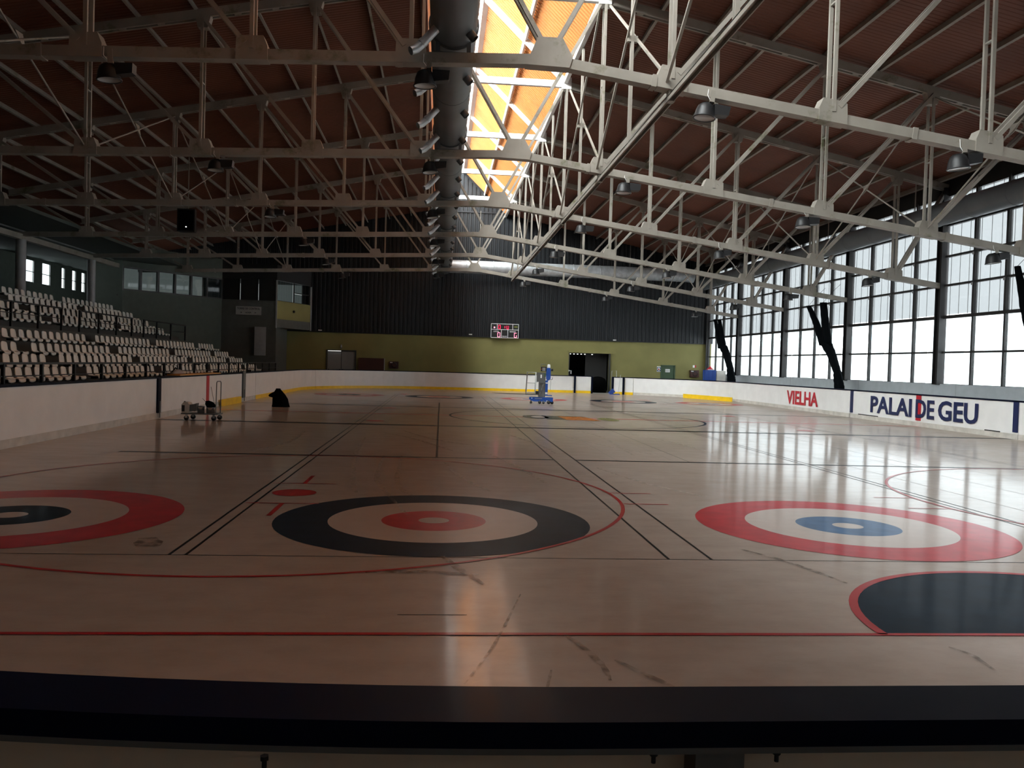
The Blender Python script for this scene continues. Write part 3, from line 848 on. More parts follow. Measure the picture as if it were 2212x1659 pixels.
# longitudinal girders and rod cross-bracing between the trusses
BAYS = [(9.0, TY[0])] + list(zip(TY, TY[1:]))
BN = ['in the bay above the near rink edge', 'between nearest and second truss', 'between second and third truss', 'between third and fourth truss', 'between fourth and fifth truss', 'between fifth and farthest truss']
for k, (ya, yb) in enumerate(BAYS):
    x = 4.42; z0 = zb(x) - .22; z1 = 12.40; ym = (ya + yb) / 2
    g = thing('longitudinal_girder', (x, ym, z0), 'white rooflight girder with crossed rods ' + BN[k], 'girder', 'rooflight girders')
    mb = MB().beam((x, ya + .02, z0), (x, yb - .02, z0), .14, .025).beam((x - .06, ya + .02, z0 - .04), (x - .06, yb - .02, z0 - .04), .02, .10).beam((x + .06, ya + .02, z0 - .04), (x + .06, yb - .02, z0 - .04), .02, .10)
    mb.build('bottom_channel', 'painted_steel', g)
    double(MB(), (x, ym, z0 + .02), (x, ym, z1), .07, .10, (0, 1, 0)).build('mid_post', 'painted_steel', g)
    for a, b in (((ya + .12, z0 + .25), (yb - .12, z1 - .2)), ((ya + .12, z1 - .2), (yb - .12, z0 + .25))):
        MB().beam((x + .12 * (1 if a[1] < b[1] else -1), a[0], a[1]), (x + .12 * (1 if a[1] < b[1] else -1), b[0], b[1]), .055, .055).build('brace', 'painted_steel', g)
    MB().box(x - .13, x + .13, ym - .06, ym + .06, (z0 + z1) / 2 - .06, (z0 + z1) / 2 + .08).build('brace_plate', 'painted_steel', g)
    if k == 0: continue
    for x, side in ((14.35, 'over the right-hand boards'), (-9.82, 'over the left stands')):
        z0, z1 = zb(x) + .12, zt(x) - .2; zm = (z0 + z1) / 2
        g = thing('cross_brace', (x, ym, zm), 'thin crossed steel rods %s, %s' % (side, BN[k]), 'cross brace', 'rod cross braces')
        for a, b, d in (((ya, z0), (yb, z1), .03), ((ya, z1), (yb, z0), -.03)):
            MB().tube([(x + d, a[0] + .1, a[1]), (x + d, b[0] - .1, b[1])], .026, 6).build('rod', 'painted_steel', g)
        MB().prism([(x, ym - .24, zm + .14), (x, ym, zm - .05), (x, ym + .24, zm - .14), (x, ym + .1, zm + .16)], (.02, 0, 0)).build('centre_plate', 'painted_steel', g)

# ------------------------------------------------------------------ air ducts
DX, DZ, DR = .07, 8.44, .455
duct = thing('air_duct', (DX, 33, DZ - DR), 'dark grey round air duct with nozzles under the rooflight', 'air duct')
MB().tube([(DX, 8.9, DZ), (DX, 58.2, DZ)], DR, 28).build('duct_tube', 'duct_paint', duct)
nz0 = MB().tube([(-.30, 0, -.26), (-.58, 0, -.58), (-.70, 0, -.70), (-.80, -.05, -.76)], [.085, .085, .085, .08], 12, caps=False).tube([(-.56, 0, -.555), (-.60, 0, -.60)], .095, 12).mesh('nozzle', 'galvanised')
nz1 = MB().tube([(.24, 0, -.28), (.40, -.02, -.46)], .085, 12, caps=False).mesh('nozzle', 'duct_paint')
y = 13.4
while y < 57:
    for me in (nz0, nz1):
        o = bpy.data.objects.new('nozzle', me); COL.objects.link(o); o.parent = duct; o.location = Vector((DX, y, DZ)) - Vector(WLOC[duct.name])
    y += 2.47
for y in TY:
    MB().lathe([(DR + .005, -.06), (DR + .035, -.04), (DR + .035, .04), (DR + .005, .06)], 28, (DX, y, DZ), 'y').build('flange_ring', 'duct_paint', duct)
    MB().box(DX - .34, DX - .26, y - .06, y + .06, zb(0) + .105, DZ - .26).box(DX + .26, DX + .34, y - .06, y + .06, zb(0) + .105, DZ - .26).box(DX - .40, DX + .40, y - .05, y + .05, zb(0) + .105, zb(0) + .14).build('saddle', 'duct_paint', duct)
for y in (20, 27.5, 35, 42.4, 49.7): MB().lathe([(DR + .002, -.015), (DR + .012, 0), (DR + .002, .015)], 28, (DX, y, DZ), 'y').build('seam_ring', 'duct_paint', duct)
fd = thing('air_duct', (9, 58.9, 8.1), 'silver round cross duct in front of the navy far wall', 'air duct')
MB().tube([(.2, 58.75, 8.62), (17.4, 58.75, 8.62), (18.0, 58.75, 8.55)], .46, 24).build('duct_tube', 'galvanised', fd)
for k in range(9): MB().lathe([(.462, -.03), (.485, 0), (.462, .03)], 24, (1.6 + 1.9 * k, 58.75, 8.62), 'x').build('joint_ring', 'galvanised', fd)
for k in range(5): MB().beam((2.5 + 3.6 * k, 58.75, 9.05), (2.5 + 3.6 * k, 58.75, zroof(2.5 + 3.6 * k) - .2 if k else 12.6), .03, .03).build('hanger_rod', 'painted_steel', fd)
rd = thing('air_duct', (18.6, 33, 7.5), 'dark round air duct running along the top of the glazed wall', 'air duct')
MB().tube([(18.62, 4, 7.97), (18.62, 58.2, 7.97)], .42, 24).build('duct_tube', 'duct_paint', rd)
for k in range(24): MB().lathe([(.422, -.02), (.437, 0), (.422, .02)], 24, (18.62, 6 + 2.2 * k, 7.97), 'y').build('joint_ring', 'duct_paint', rd)
for y in TY: MB().beam((18.62, y + .5, 8.35), (18.62, y + .5, zt(18.62) + .1), .03, .03).build('hanger_rod', 'painted_steel', rd)

# ------------------------------------------------------------------ floodlights under the bottom chords
fl0 = thing('floodlight', (0, 0, 0))
prof = [(.03, .30), (.10, .295), (.155, .25), (.19, .16), (.212, .03), (.222, 0)]
MB().lathe(prof, 20).build('bell_housing', 'black_plastic', fl0, local=True)
MB().lathe([(.001, .012), (.20, .012), (.205, .004)], 20).build('glass', 'lamp_glass', fl0, local=True)
MB().lathe([(.205, -.008), (.228, -.008), (.228, .014), (.205, .014)], 20).build('rim', 'black_plastic', fl0, local=True)
MB().prism([(.17, -.11, .07), (.46, -.11, .10), (.48, -.11, .28), (.14, -.11, .29)], (0, .22, 0)).build('ballast_box', 'black_plastic', fl0, local=True)
MB().box(.03, .13, -.12, -.10, .28, .54).box(.03, .13, -.12, .12, .28, .31).build('hanger_strap', 'painted_steel', fl0, local=True)
MB().tube([(-.02, -.11, .58), (-.03, -.13, .42), (.06, -.10, .31)], .008, 6).build('cable', 'board_white', fl0, local=True)
FX = [-6.38, -.46, 5.12, 10.52, 16.5]; first = True
POS5 = ['leftmost', 'second from the left', 'middle one', 'fourth from the left', 'rightmost']
for k, y in enumerate(TY):
    for j, x in enumerate(FX):
        if k == 0 and j == 4: continue
        o = fl0 if first else copy_tree(fl0); first = False
        z = zb(x) - .105 - .30 - (.10 if j != 1 else .12)
        o.location = (x, y - .02, z); o.rotation_euler = (math.radians(random.uniform(-6, 2)), math.radians(random.uniform(-7, 7)), 0)
        tag(o, 'black bell floodlight under the %s truss, %s' % (('nearest', 'second', 'third', 'fourth', 'fifth', 'farthest')[k], POS5[j]), 'floodlight', 'black floodlights under the trusses')
# loudspeaker on the left
sp = thing('hanging_loudspeaker', (-11.4, 38.2, 7.28), 'black loudspeaker box hanging among the left roof steel', 'loudspeaker')
MB().prism([(-11.78, 37.9, 7.30), (-11.02, 37.9, 7.30), (-11.06, 38.3, 7.30), (-11.74, 38.3, 7.30)], (0, 0, 1.0)).build('cabinet', 'black_plastic', sp)
MB().box(-11.72, -11.08, 37.88, 37.90, 7.36, 8.24).build('grille', 'black_fabric', sp)
MB().beam((-11.4, 38.2, 8.3), (-11.4, 38.2, zt(-11.4) + .30), .04, .04).build('hanger', 'painted_steel', sp)
MB().lathe([(.001, -.01), (.03, -.01), (.03, .01)], 10, (-11.38, 37.88, 7.5), 'y').build('status_light', 'led_white', sp)

# ------------------------------------------------------------------ rink boards
def straight(x0, y0, x1, y1): return [(x0, y0), (x1, y1)]


def arc(cx, cy_, a0, a1, n_=14): return [(cx + RC * math.cos(math.radians(a0 + (a1 - a0) * k / n_)), cy_ + RC * math.sin(math.radians(a0 + (a1 - a0) * k / n_))) for k in range(n_ + 1)]


def strip(path, d0, d1, z0, z1):
    """extrude a path (rink on its left side) from offset d0 to d1 outwards"""
    mb = MB(); n_ = len(path); vs = []
    for i, p in enumerate(path):
        a = Vector(path[max(i - 1, 0)]); b = Vector(path[min(i + 1, n_ - 1)]); d = (b - a).normalized(); o = Vector((d.y, -d.x)); p = Vector(p)
        for dd, z in ((d0, z0), (d1, z0), (d1, z1), (d0, z1)): q = p + o * dd; vs.append((q.x, q.y, z))
    fs = [(0, 3, 2, 1), tuple(4 * (n_ - 1) + k for k in (0, 1, 2, 3))]
    for i in range(n_ - 1):
        for k in range(4):
            a = 4 * i + k; b = 4 * i + (k + 1) % 4
            fs.append((a, b, b + 4, a + 4))
    return mb._add(vs, fs)


BT = 1.15


def board(path, label, yellow=False, joints=(), group='rink boards'):
    path = [tuple(p) for p in path]
    for e, f in ((0, 1), (-1, -2)):
        d_ = (Vector(path[f]) - Vector(path[e])).normalized(); path[e] = tuple(Vector(path[e]) + d_ * .012)
    mid = path[len(path) // 2]
    t = thing('rink_board', (mid[0], mid[1], 0), label, 'rink board', group)
    strip(path, 0, .06, .17, BT).build('panel', 'board_white', t)
    strip(path, -.015, .06, 0, .17).build('kick_plate', 'yellow_plastic' if yellow else 'board_kick', t)
    strip(path, -.02, .15, BT, BT + .05).build('cap_rail', 'cap_navy', t)
    strip(path, .08, .14, .55, .62).build('back_rail', 'machine_grey', t)
    return t


# counter-clockwise: near (left to right), right (near to far), far (right to left), left (far to near)
near = arc(XL + RC, YN + RC, 225, 270, 40) + arc(XR - RC, YN + RC, 270, 315, 16)
bn = board(near, 'near end board with wide navy cap rail across the foreground')
strip(near, .06, .075, .1, BT - .02).build('back_panel', 'board_back', bn)
strip(near, .075, .15, BT - .012, BT).build('frame_rail', 'machine_grey', bn)
MB().box(.50, .595, 1.515, 1.585, 0, BT - .012).build('support_post', 'machine_grey', bn)
for x in (-.30, .42, .66): MB().tube([(x, 1.52, BT - .032), (x, 1.52, BT - .012)], .0045, 8).tube([(x, 1.52, BT - .018), (x, 1.52, BT - .010)], .008, 6).build('bolt', 'rubber', bn)
MB().tube([(.482, 1.53, 1.085), (.50, 1.53, 1.085)], .010, 8).build('bolt', 'rubber', bn)
cnr = arc(XR - RC, YN + RC, 315, 360, 8)
board(cnr + [(XR, 23.93)], 'white right-hand board beyond the navy strip at the right edge')
PB = board([(XR, 23.93), (XR, 34.43)], 'white right-hand board lettered in navy PALAI DE GEU')
VB = board([(XR, 34.44)] + arc(XR - RC, YF - RC, 0, 62, 12), 'white right-hand board lettered in red VIELHA')
ang0 = math.degrees(math.acos((13.05 - (XR - RC)) / RC))
FR = board(arc(XR - RC, YF - RC, 62, 66, 3), 'short white board beside the far right gate', True)


def xa(a): return XR - RC + RC * math.cos(math.radians(a))


a1, a2, a3, a4 = [math.degrees(math.acos(max(-1, min(1, (x - (XR - RC)) / RC)))) for x in (13.0, 11.78, 10.46, 9.17)]
G2 = board(arc(XR - RC, YF - RC, 66, a2, 4), 'white gate leaf right of the dark doorway in far boards', True)
G1 = board(arc(XR - RC, YF - RC, a3, a4, 4), 'white gate leaf left of the dark doorway in far boards', True)
FB = board([(9.16, YF), (XL + RC, YF)] + arc(XL + RC, YF - RC, 90, 160, 14), 'long white far end board with yellow kick strip', True)
LB2 = board(arc(XL + RC, YF - RC, 160, 180, 5) + [(XL, 37.3)], 'white left-hand board with yellow kick strip curving into far corner', True)
LB = board([(XL, 37.28), (XL, 34.78)], 'short white left-hand board beside the tall grey post')
MBD = board([(XL, 34.77), (XL, 24.82)], 'white left-hand board with red centre stripe and orange counter top')
NB = board([(XL, 24.81)] + [(XL, YN + RC)] + arc(XL + RC, YN + RC, 180, 225, 8), 'long white left-hand board nearest the camera')
# navy edge strips, centre stripes
for yy, par in ((24.06, PB), (34.3, PB)): MB().box(XR - .03, XR, yy - .11, yy + .11, .22, BT).build('edge_strip', 'navy_paint', par)
for ya_, yb_ in ((32.1, 33.7), (24.75, 25.5)): MB().box(XR - .022, XR - .014, ya_, yb_, .165, .20).build('scuff_mark', 'rubber', PB)
MB().box(XR - .02, XR, 29.13, 29.45, .22, BT).build('centre_stripe', 'red_paint', PB)
text_part('lettering', 'PALAI', 'navy_paint', PB, (XR - .02, 32.70, .32), (0, -1, 0), (0, 0, 1), 2.98, .68, .012, .022)
text_part('lettering', 'DE', 'navy_paint', PB, (XR - .02, 29.45, .32), (0, -1, 0), (0, 0, 1), 1.16, .68, .012, .022)
text_part('lettering', 'GEU', 'navy_paint', PB, (XR - .02, 28.05, .32), (0, -1, 0), (0, 0, 1), 2.2, .70, .012, .022)
text_part('lettering', 'VIELHA', 'red_paint', VB, (XR - .02, 41.0, .27), (0, -1, 0), (0, 0, 1), 3.5, .68, .012, .022)
for yy, w, m, par in ((24.66, .13, 'grey_paint', NB), (35.0, .22, 'grey_paint', LB)):
    MB().box(XL, XL + .05, yy - w, yy + w, .16, BT + .12 if par is LB else BT).build('edge_strip', 'cap_navy' if par is NB else 'machine_grey', par)
    MB().box(XL + .05, XL + .07, yy - .03, yy + .03, .02, .5).build('drop_bolt', 'machine_grey', par)
MB().box(XL, XL + .02, 29.6, 29.9, .02, BT).build('centre_stripe', 'red_paint', MBD)
MB().box(XL - .35, XL + .05, 26.5, 31.3, BT + .05, BT + .09).build('counter_top', 'orange_wood', MBD)
for par, pts in ((G1, ((9.26, YF), (10.44, YF - .09))), (G2, ((11.84, YF - .40), (12.52, YF - .72)))):
    for (x, yy) in pts: MB().box(x - .06, x + .06, yy - .10, yy + .02, .0, BT).build('gate_post', 'cap_navy', par)
# yellow kick strips lying loose against the boards
ks = MB().beam((XL + .10, 31.2, .125), (XL + .10, 34.2, .125), .05, .25).build('kick_strip', 'yellow_plastic'); tag(ks, 'loose yellow kick strip leaning on left boards beyond the trolley', 'kick strip')
ks = MB().beam((15.80, 52.95, .13), (17.40, 48.3, .13), .05, .26).build('kick_strip', 'yellow_plastic'); tag(ks, 'loose yellow kick strip lying along the far right corner boards', 'kick strip')
# ------------------------------------------------------------------ stands
stand = thing('floor_terrace', (-13.5, 32, 0), kind='structure')
ROWSX = [(-10.4, 1.30), (-11.2, 1.63), (-12.0, 1.96), (-12.85, 2.37), (-14.4, 3.06), (-15.2, 3.44), (-16.0, 3.82), (-17.0, 4.2)]
SEATZ = [z - .17 for _, z in ROWSX]
for k, (x, z) in enumerate(ROWSX):
    ft = SEATZ[k] - .40; back = ROWSX[k + 1][0] + .42 if k < 7 else -18.4
    if k == 3: back = -13.75
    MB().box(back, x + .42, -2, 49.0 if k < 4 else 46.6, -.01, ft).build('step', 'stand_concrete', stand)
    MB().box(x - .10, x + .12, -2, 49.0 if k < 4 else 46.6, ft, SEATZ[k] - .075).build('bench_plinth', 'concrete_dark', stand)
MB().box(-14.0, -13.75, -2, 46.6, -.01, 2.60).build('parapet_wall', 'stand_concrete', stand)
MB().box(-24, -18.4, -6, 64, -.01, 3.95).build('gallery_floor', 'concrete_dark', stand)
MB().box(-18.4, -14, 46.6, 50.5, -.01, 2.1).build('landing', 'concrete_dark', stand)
for y in (33.2, 39.9, 28.5): MB().box(-13.755, -13.735, y, y + .75, 2.28, 2.52).build('vent_grille', 'black_plastic', stand)

# moulded bucket seat
def seat_mesh():
    prof = [(-.215, .325, .13), (-.205, .30, .165), (-.195, .24, .18), (-.18, .14, .185), (-.15, .05, .185), (-.09, .01, .185), (.05, .0, .185), (.15, .012, .185), (.195, .008, .18), (.212, -.03, .175), (.212, -.07, .17)]
    mb = MB(); vs = []; fs = []; C_ = 5
    for (x, z, hw) in prof:
        for c in range(C_):
            t = -1 + 2 * c / (C_ - 1)
            bow = .03 * t * t
            vs.append((x + bow * (1 if z > .1 else .1), hw * t, z + (.025 * t * t if z < .1 else -.02 * t * t)))
    n_ = len(prof)
    m_ = len(vs)
    for (x, z, hw) in prof:
        for c in range(C_):
            t = -1 + 2 * c / (C_ - 1); bow = .03 * t * t
            vs.append((x - .018 + bow * (1 if z > .1 else .1), hw * t, z - .018 + (.025 * t * t if z < .1 else -.02 * t * t)))
    for i in range(n_ - 1):
        for c in range(C_ - 1):
            a = i * C_ + c
            fs.append((a, a + 1, a + C_ + 1, a + C_)); fs.append((m_ + a, m_ + a + C_, m_ + a + C_ + 1, m_ + a + 1))
        a = i * C_; fs.append((a, a + C_, m_ + a + C_, m_ + a)); a += C_ - 1; fs.append((a, m_ + a, m_ + a + C_, a + C_))
    for c in range(C_ - 1):
        fs.append((c, m_ + c, m_ + c + 1, c + 1)); a = (n_ - 1) * C_ + c; fs.append((a, a + 1, m_ + a + 1, m_ + a))
    mb.smooth = True; mb._add(vs, fs); mb.smooth = False
    mb.cur = 1; mb.box(-.08, .08, -.05, .05, -.075, -.005)
    return mb.mesh('stadium_seat', ['seat_plastic', 'black_plastic'])


SM = seat_mesh()
BL = [(19.3, 12), (26.0, 12), (32.7, 12), (39.4, 12), (46.1, 6)]
ROWN = ['lower stand front row', 'lower stand second row', 'lower stand third row', 'lower stand back row', 'upper stand front row', 'upper stand second row', 'upper stand third row', 'upper stand top row']
BLN = ['block at left edge', 'second block', 'third block', 'fourth block', 'small far block']
YMIN = [18.9, 22.2, 23.6, 25.4, 28.4, 30.1, 31.6, 33.4]
FREE = {(0, 1, 0), (0, 2, 5)}
for k, (x, z) in enumerate(ROWSX):
    for b, (y0, cnt) in enumerate(BL):
        if k > 3 and b == 4: continue
        vis = [j for j in range(cnt) if y0 + .5 * j > YMIN[k]]
        for j in vis:
            o = bpy.data.objects.new('stadium_seat', SM); COL.objects.link(o)
            o.location = (x - .02, y0 + .5 * j + .02, SEATZ[k]); o.scale = (.94, .88, .94); o.rotation_euler = (0, 0, random.uniform(-.03, .03))
            tag(o, 'white seat, %s, %s, %s from near end' % (ROWN[k], BLN[b], ORD[vis.index(j)]), 'seat', 'white stadium seats')


def railing(name, label, pts, posts_y, x, zt_, zbot, mids):
    t = thing(name, (x, (pts[0] + pts[1]) / 2, zbot), label, 'railing', 'black stand railings')
    MB().beam((x, pts[0], zt_), (x, pts[1], zt_), .05, .05).build('top_rail', 'black_rail', t)
    for m_ in mids: MB().beam((x, pts[0], m_), (x, pts[1], m_), .025, .025).build('mid_rail', 'black_rail', t)
    for y in posts_y: MB().box(x - .035, x + .035, y - .03, y + .03, zbot, zt_).build('post', 'black_rail', t)


railing('stand_railing', 'long black railing in front of the lower seats behind left boards', (15, 48.8), [15.1 + 1.72 * k for k in range(20)], -9.3, 1.56, -.015, (1.28,))
railing('stand_railing', 'black upper-stand railing, longest section at left edge', (22, 31.7), [22.1, 24, 26, 28.05, 29.87, 31.62], -13.85, 3.42, 2.6, (3.05,))
railing('stand_railing', 'black upper-stand railing, middle section', (33.1, 38.6), [33.14, 34.92, 36.77, 38.52], -13.85, 3.42, 2.6, (3.05,))
railing('stand_railing', 'black upper-stand railing, far section by the stairs', (40.0, 46.4), [40.02, 41.8, 43.9, 46.3], -13.85, 3.42, 2.6, (3.05,))
# dark bag left on the counter behind the boards
bag = thing('bag', (-8.6, 28.3, 1.0), 'grey bag heaped behind the orange counter top', 'bag')
mb = MB(); mb.smooth = True
mb.lathe([(.001, 0), (.30, 0), (.36, .12), (.30, .26), (.14, .34), (.001, .35)], 10); mb.v = [(-8.72 + a * .55, 28.4 + b * 1.6, 1.02 + c) for a, b, c in mb.v]
mb.build('bag_body', 'grey_paint', bag); MB().tube([(-8.72, 27.9, 1.30), (-8.72, 28.2, 1.42), (-8.72, 28.6, 1.30)], .02, 6).build('handle', 'black_fabric', bag)
MB().box(-8.95, -8.45, 27.6, 29.2, .96, 1.02).box(-8.95, -8.9, 27.6, 27.7, 0, .96).box(-8.5, -8.45, 27.6, 27.7, 0, .96).box(-8.95, -8.9, 29.1, 29.2, 0, .96).box(-8.5, -8.45, 29.1, 29.2, 0, .96).build('bag_stand', 'black_plastic', bag)
# ------------------------------------------------------------------ personnel lift on the rink
lift = thing('personnel_lift', (4.85, 39.75, 0), 'blue and grey upright personnel lift parked on the rink', 'lift', rz=-.12)


def L(mb, name, m, par=None): return mb.build(name, m, par or lift, local=True)


ch = L(MB().box(-.36, .57, -.30, .30, .11, .31).prism([(-.57, -.28, .20), (-.36, -.28, .11), (-.36, -.28, .31), (-.57, -.28, .31)], (0, .56, 0)), 'chassis', 'blue_machine')
L(MB().box(-.30, .05, -.306, -.30, .235, .265), 'maker_strip', 'aluminium', ch)
L(MB().box(.26, .31, -.306, -.30, .13, .17), 'decal', 'paper_white', ch); L(MB().box(-.46, -.42, -.286, -.28, .24, .29), 'decal', 'paper_white', ch)
for x, yy, r in ((-.48, -.22, .055), (-.06, -.30, .075), (.12, -.28, .06), (.37, -.30, .085), (.53, -.20, .075), (-.48, .22, .055), (.53, .22, .075)):
    w = L(MB().lathe([(.001, -.03), (r, -.03), (r, .03), (.001, .03)], 16, (x, yy, r), 'y'), 'wheel', 'rubber')
    L(MB().box(x - .025, x + .025, yy - .04, yy + .04, r, .16), 'caster_fork', 'machine_grey', w)
ms = L(MB().box(-.14, .19, -.10, .14, .31, 1.50), 'mast', 'machine_grey')
for x in (-.09, -.02, .05, .12): L(MB().box(x - .012, x + .012, -.125, -.10, .33, 1.02), 'mast_rib', 'aluminium', ms)
L(MB().box(-.24, .18, -.15, .0, 1.0, 1.50), 'mast_cabinet', 'machine_grey')
L(MB().box(-.06, .01, -.156, -.15, 1.24, 1.40), 'decal', 'paper_white', ms); L(MB().box(-.23, -.14, -.156, -.15, 1.0, 1.05), 'decal', 'paper_white', ms)
L(MB().box(.10, .20, -.157, -.15, 1.30, 1.46), 'green_decal', 'door_green', ms)
cb = L(MB().box(-.05, .22, -.14, .12, 1.56, 1.78), 'control_box', 'black_plastic')
L(MB().box(.02, .17, -.146, -.14, 1.58, 1.74), 'control_panel', 'aluminium', cb); L(MB().lathe([(.001, -.02), (.02, -.02), (.02, 0)], 10, (-.02, -.14, 1.66), 'y'), 'stop_button', 'red_paint', cb)
L(MB().tube([(-.05, -.13, 1.78), (-.05, -.13, 1.9), (.20, -.13, 1.9), (.20, -.13, 1.78)], .015, 6), 'guard_bar', 'machine_grey', cb)
L(MB().prism([(.21, -.12, 1.22), (.25, -.12, 1.13), (.36, -.12, 1.13), (.43, -.12, 1.22), (.43, -.12, 1.66), (.38, -.12, 1.74), (.25, -.12, 1.74), (.21, -.12, 1.66)], (0, .26, 0)), 'motor_housing', 'blue_machine')
L(MB().box(.19, .31, -.10, .10, .42, 1.13), 'lift_column', 'blue_machine'); L(MB().box(.20, .35, -.106, -.10, .98, 1.03), 'decal', 'paper_white')
L(MB().box(.19, .30, -.106, -.10, .46, .56), 'decal', 'paper_white')
L(MB().lathe([(.001, .17), (.06, .16), (.075, .08), (.075, 0)], 14, (.33, 0, 1.74)), 'beacon', 'paper_white')
L(MB().lathe([(.001, -.05), (.06, -.05), (.06, .05), (.001, .05)], 14, (.49, 0, 1.64), 'x'), 'winch_drum', 'rubber')
L(MB().tube([(.40, -.1, 1.17), (.50, -.1, 1.17), (.52, -.1, 1.28)], .012, 6).tube([(.44, -.1, 1.15), (.43, -.1, .68)], .006, 6), 'crank_and_cable', 'black_rail')
L(MB().tube([(.18, -.2, .42), (.52, -.2, .41)], .022, 8), 'outrigger_bar', 'blue_machine')
L(MB().tube([(-.12, -.16, .32), (.12, -.17, 1.0)], .012, 6), 'stay_rod', 'aluminium')
cage = L(MB().tube([(-.74, -.25, .46), (-.70, -.25, 1.50), (-.28, -.25, 1.50), (-.30, -.25, .46)], .025, 8), 'platform_cage', 'aluminium')
L(MB().tube([(-.74, .3, .46), (-.70, .3, 1.50), (-.28, .3, 1.50), (-.30, .3, .46)], .025, 8), 'platform_rail', 'aluminium', cage)
for z in (1.0, .54): L(MB().tube([(-.72, -.25, z), (-.29, -.25, z)], .02, 8), 'platform_rail', 'aluminium', cage)
for x in (-.70, -.28): L(MB().tube([(x, -.25, 1.5), (x, .3, 1.5)], .022, 8), 'platform_rail', 'aluminium', cage)
L(MB().box(-.75, -.14, -.27, .32, .42, .46), 'platform_floor', 'machine_grey', cage)
L(MB().box(-.30, -.14, -.20, .25, .46, .60), 'platform_toe_box', 'black_plastic', cage)

# ------------------------------------------------------------------ trolley with curling and cleaning gear
cart = thing('flatbed_trolley', (-6.82, 24.5, 0), 'low steel flatbed trolley with tall loop handle by left boards', 'trolley')


def Cc(mb, name, m, par=None): return mb.build(name, m, par or cart, local=True)


dk = Cc(MB().box(-.50, .52, -.28, .28, .17, .20), 'deck', 'machine_grey')
for x, yy in ((-.36, -.22), (-.30, .22), (.40, -.22), (.45, .22)):
    w = Cc(MB().lathe([(.001, -.025), (.068, -.025), (.068, .025), (.001, .025)], 14, (x, yy, .068), 'y'), 'wheel', 'rubber')
    Cc(MB().box(x - .03, x + .03, yy - .035, yy + .035, .07, .17), 'caster_fork', 'aluminium', w)
Cc(MB().tube([(.43, -.14, .2), (.44, -.14, 1.08), (.45, -.11, 1.12), (.48, .11, 1.12), (.49, .14, 1.08), (.49, .14, .2)], .014, 8), 'loop_handle', 'machine_grey')


def on(name, label, cat): return thing(name, (-6.82, 24.5, .202), label, cat)


t = on('motor_unit', 'pale grey motor unit with dark vent on the trolley', 'motor')
mb = MB().prism([(-.51, -.2, .0), (-.30, -.2, .0), (-.30, -.2, .24), (-.34, -.2, .30), (-.45, -.2, .31), (-.51, -.2, .24)], (0, .34, 0)); mb.build('casing', 'board_kick', t, local=True)
MB().box(-.50, -.42, -.206, -.2, .04, .22).build('vent', 'black_plastic', t, local=True)
MB().lathe([(.001, .02), (.02, .02), (.025, 0)], 10, (-.45, -.1, .31)).build('cap', 'black_plastic', t, local=True)
MB().prism([(-.30, -.15, .05), (-.14, -.15, .05), (-.11, -.15, .28), (-.16, -.15, .26), (-.30, -.15, .23)], (0, .26, 0)).build('engine_block', 'machine_grey', t, local=True)
t = on('metal_pot', 'smaller steel pot standing mid trolley', 'pot')
MB().lathe([(.001, 0), (.098, 0), (.10, .17), (.104, .18), (.094, .18), (.09, .02), (.001, .02)], 20, (0, -.08, 0)).build('pot_body', 'chrome', t, local=True)
MB().lathe([(.001, .205), (.1, .195), (.106, .178)], 20, (0, -.08, 0)).build('lid', 'machine_grey', t, local=True)
t = on('metal_pot', 'larger shiny steel pot next to the trolley handle', 'pot')
MB().lathe([(.001, 0), (.118, 0), (.12, .16), (.124, .17), (.11, .17), (.108, .02), (.001, .02)], 20, (.27, -.08, 0)).build('pot_body', 'chrome', t, local=True)
t = on('hose_coil', 'black hose and tool bundle heaped on the larger pot', 'tool bundle')
mb = MB(); mb.smooth = True
mb.lathe([(.001, .0), (.12, .0), (.14, .08), (.10, .16), (.001, .19)], 11); mb.v = [(.27 + a * (1.0 + .2 * math.sin(7 * b)) + c * -.3, -.06 + b * 1.1, .172 + c * (1 - .9 * a)) for a, b, c in mb.v]; mb.build('bundle', 'black_fabric', t, local=True)
MB().tube([(.36, -.05, .28), (.27, -.08, .76)], .007, 6).build('rod', 'machine_grey', t, local=True)
MB().tube([(.14, -.1, .32), (.05, -.12, .42)], .006, 6).build('rod', 'machine_grey', t, local=True)

# ------------------------------------------------------------------ black draped cover
cov = thing('covered_machine', (-5.98, 31.85, 0), 'small machine under a black sheet standing on the rink', 'covered machine')
lev = [(.33, .0, .0), (.31, .12, -.01), (.285, .30, -.03), (.23, .46, -.07), (.15, .58, -.09), (.09, .66, -.10), (.085, .69, -.10)]
vs = []; fs = []; N_ = 18
for r, z, dx in lev:
    for k in range(N_):
        a = 2 * math.pi * k / N_; rr = r * (1 + .07 * math.sin(5 * a + z * 4) * (1 - z))
        vs.append((dx + rr * math.cos(a), .75 * rr * math.sin(a), z))
for i in range(len(lev) - 1):
    for k in range(N_):
        a = i * N_ + k; b = i * N_ + (k + 1) % N_; fs.append((a, b, b + N_, a + N_))
fs.append(tuple((len(lev) - 1) * N_ + k for k in range(N_)))
mb = MB(); mb.smooth = True; mb._add(vs, fs).build('cover', 'black_fabric', cov, local=True)
MB().tube([(-.15, 0, .45), (-.30, 0, .44), (-.41, 0, .42), (-.44, 0, .40)], [.16, .10, .055, .03], 10).build('spout', 'black_fabric', cov, local=True)

